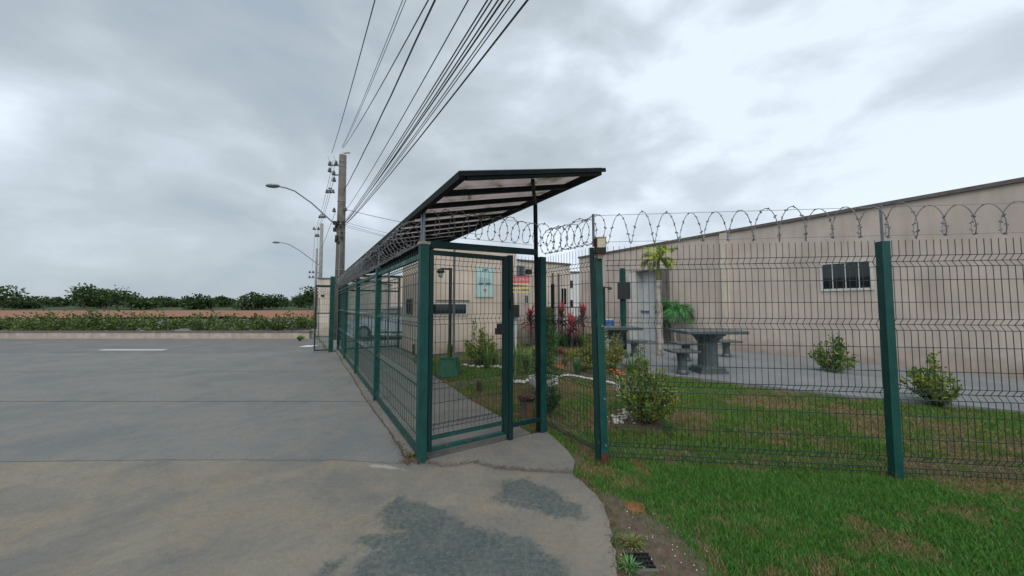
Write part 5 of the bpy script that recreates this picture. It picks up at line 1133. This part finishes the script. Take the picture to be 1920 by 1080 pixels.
inpoly_ = [wl(.0, 1.33), wl(1.6, 1.30), wl(3.4, 1.39), wl(5, 1.45), wl(6.3, 1.58), wl(6.62, 1.9), wl(6.62, 5.3), (3.3, 15), (7.5, 12), (13, 7), (9, 2.3), tuple((Dp + FD * 6)[:2]), tuple(Dp[:2])]
sb = [(G(1205, 790).x + .36 * math.cos(a), G(1205, 790).y + .3 * math.sin(a)) for a in np.linspace(0, 6.2, 14)]
grass('lawn_grass_inside', inpoly_, 6800, .05, .0078, 'patchy green and straw coloured lawn inside the fenced garden', exclude=(pat, [tuple(p) for p in edge] + [wl(0, 1.3)]), sparse=((bedp, .35), (sb, .3)), dry=.36, gcol=((.08, .19, .032), (.19, .31, .065)), seed=6)
# weeds round the grate
tuft('grate_weeds', G(1180, 1068, -.03), 90, .06, .07, [(.08, .20, .05), (.12, .26, .09)], 'fresh green weeds left of the drain grate', 'weeds', wid=.008, seed=131)
tuft('grate_weeds', G(1185, 1024, -.03), 110, .06, .10, [(.10, .15, .04), (.20, .16, .07)], 'straggly weeds above the drain grate', 'weeds', wid=.008, seed=132)
random.seed(5)
b = MB()
for i in range(45):
    p = G(random.uniform(1160, 1330), random.uniform(950, 1075), -.02); s = random.uniform(.002, .006); b.blob(p, (s, s, s * .7), 5, 4, .2)
o = b.build('pebbles', M['pebble'], kind='stuff'); tag(o, 'tiny pale pebbles scattered over the bare soil strip', 'pebbles')
for k, (x, y, a, l) in enumerate(((1235, 1040, .4, .14), (1275, 1072, .6, .12))):
    p = G(x, y, -.01); b = MB(); b.tube([p, p + Vector((math.cos(a) * l * .5, math.sin(a) * l * .6, .012)), p + Vector((math.cos(a) * l, math.sin(a) * l, .004))], .0012, 5); o = b.build('twig', M['woodlight']); tag(o, ('pale twig leading right from the drain grate', 'short pale twig near the bottom of the bare soil')[k], 'twig')

# ================================================================== FAR LEFT VEGETATION
def terrain_hill():
    xs = np.linspace(-420, 60, 60); ys = np.linspace(95, 420, 24); XX, YY = np.meshgrid(xs, ys)
    hz = np.clip((YY - 100) / 320, 0, 1) ** .8 * (5 + 7 * fbm(XX / 60 + 9, YY / 60)) - .4
    hz *= np.clip((40 - XX) / 120, 0, 1)
    idx = np.arange(XX.size).reshape(XX.shape); Fq = np.stack([idx[:-1, :-1], idx[:-1, 1:], idx[1:, 1:], idx[1:, :-1]], -1).reshape(-1, 4)
    o = np_mesh('hillside', np.c_[XX.ravel(), YY.ravel(), hz.ravel() - .2], Fq, None, M['hill']); o['kind'] = 'structure'
M['hill'] = mat('hill_scrub', (.03, .052, .018), .95, noise=1, nscale=.05, col2=(.06, .075, .03), bump=0)
terrain_hill()
b = MB(); b.add([(-300, 38, -.02), (-18, 38, -.02), (-26, 105, -.02), (-420, 105, -.02)], [(0, 1, 2, 3)]); struct('red_earth_field', b, M['terra'])
def tree(name, base, h, r, cols, n, L_, label, cat, group, seed, trunk=True):
    random.seed(seed); t = thing(name, label, cat, base, group); base = Vector(base)
    b = MB(); b.tube([base - Z * .1, base + Z * h * .5], h * .025, 6, r2=h * .012)
    for k in range(3): a = random.uniform(0, 6.28); b.tube([base + Z * h * .35, base + Vector((math.cos(a) * r * .5, math.sin(a) * r * .5, h * .7))], h * .012, 5, r2=h * .006)
    b.build('trunk', M['bark'], t)
    b = MB()
    for k in range(7):
        c_ = base + Vector((random.uniform(-.55, .55) * r, random.uniform(-.55, .55) * r, h * random.uniform(.4, .82))); leafcloud(b, c_, (r * .55, r * .55, h * .24), n // 7, L_, L_ * .6, cols)
    b.build('crown', M['leaf'], t)
DG = [(.022, .048, .014), (.035, .07, .018), (.055, .10, .025), (.015, .032, .01)]
random.seed(200)
k = 0
xs = -150
kinds = ['dark leafy tree on the far hillside', 'broad bushy tree on the far hillside']
px = -60
while px < 640:
    random.seed(int(900 + px)); Y = random.uniform(112, 175); p = P(px, 573, Y); zh = random.uniform(1.5, 6.5) * (1.0 + .35 * math.sin(px / 90.)); p.z = -.3
    tree('hillside_tree', p, zh + 1.4, random.uniform(3.5, 6), DG, 560, 1.0, ('tall' if zh > 4.5 else 'low' if zh < 3 else 'middling') + ' dark leafy tree in the far belt beyond the red earth', 'tree', 'trees beyond the red earth', 300 + k); k += 1; px += random.uniform(9, 16)
px = -80; k = 0
while px < 596:
    random.seed(int(1900 + px)); Y = random.uniform(18.5, 24); p = P(px, 573, Y); p.z = -.1
    shrub('roadside_bush', p, random.uniform(1.0, 1.4), random.uniform(.9, 1.4), ['wild green bush','tall ragged bush','low spreading bush'][k % 3] + ' in the thicket behind the low street wall', [(.05, .09, .02), (.08, .13, .025), (.12, .15, .035), (.03, .06, .015)], 700, .16, .10, 8, 400 + k, 'bush', 'roadside thicket'); k += 1; px += random.uniform(26, 40)
g = G(562, 638); shrub('roadside_weed', g, .22, .18, 'small green weed clump at the foot of the low street wall', GREENS, 200, .07, .04, 4, 140)
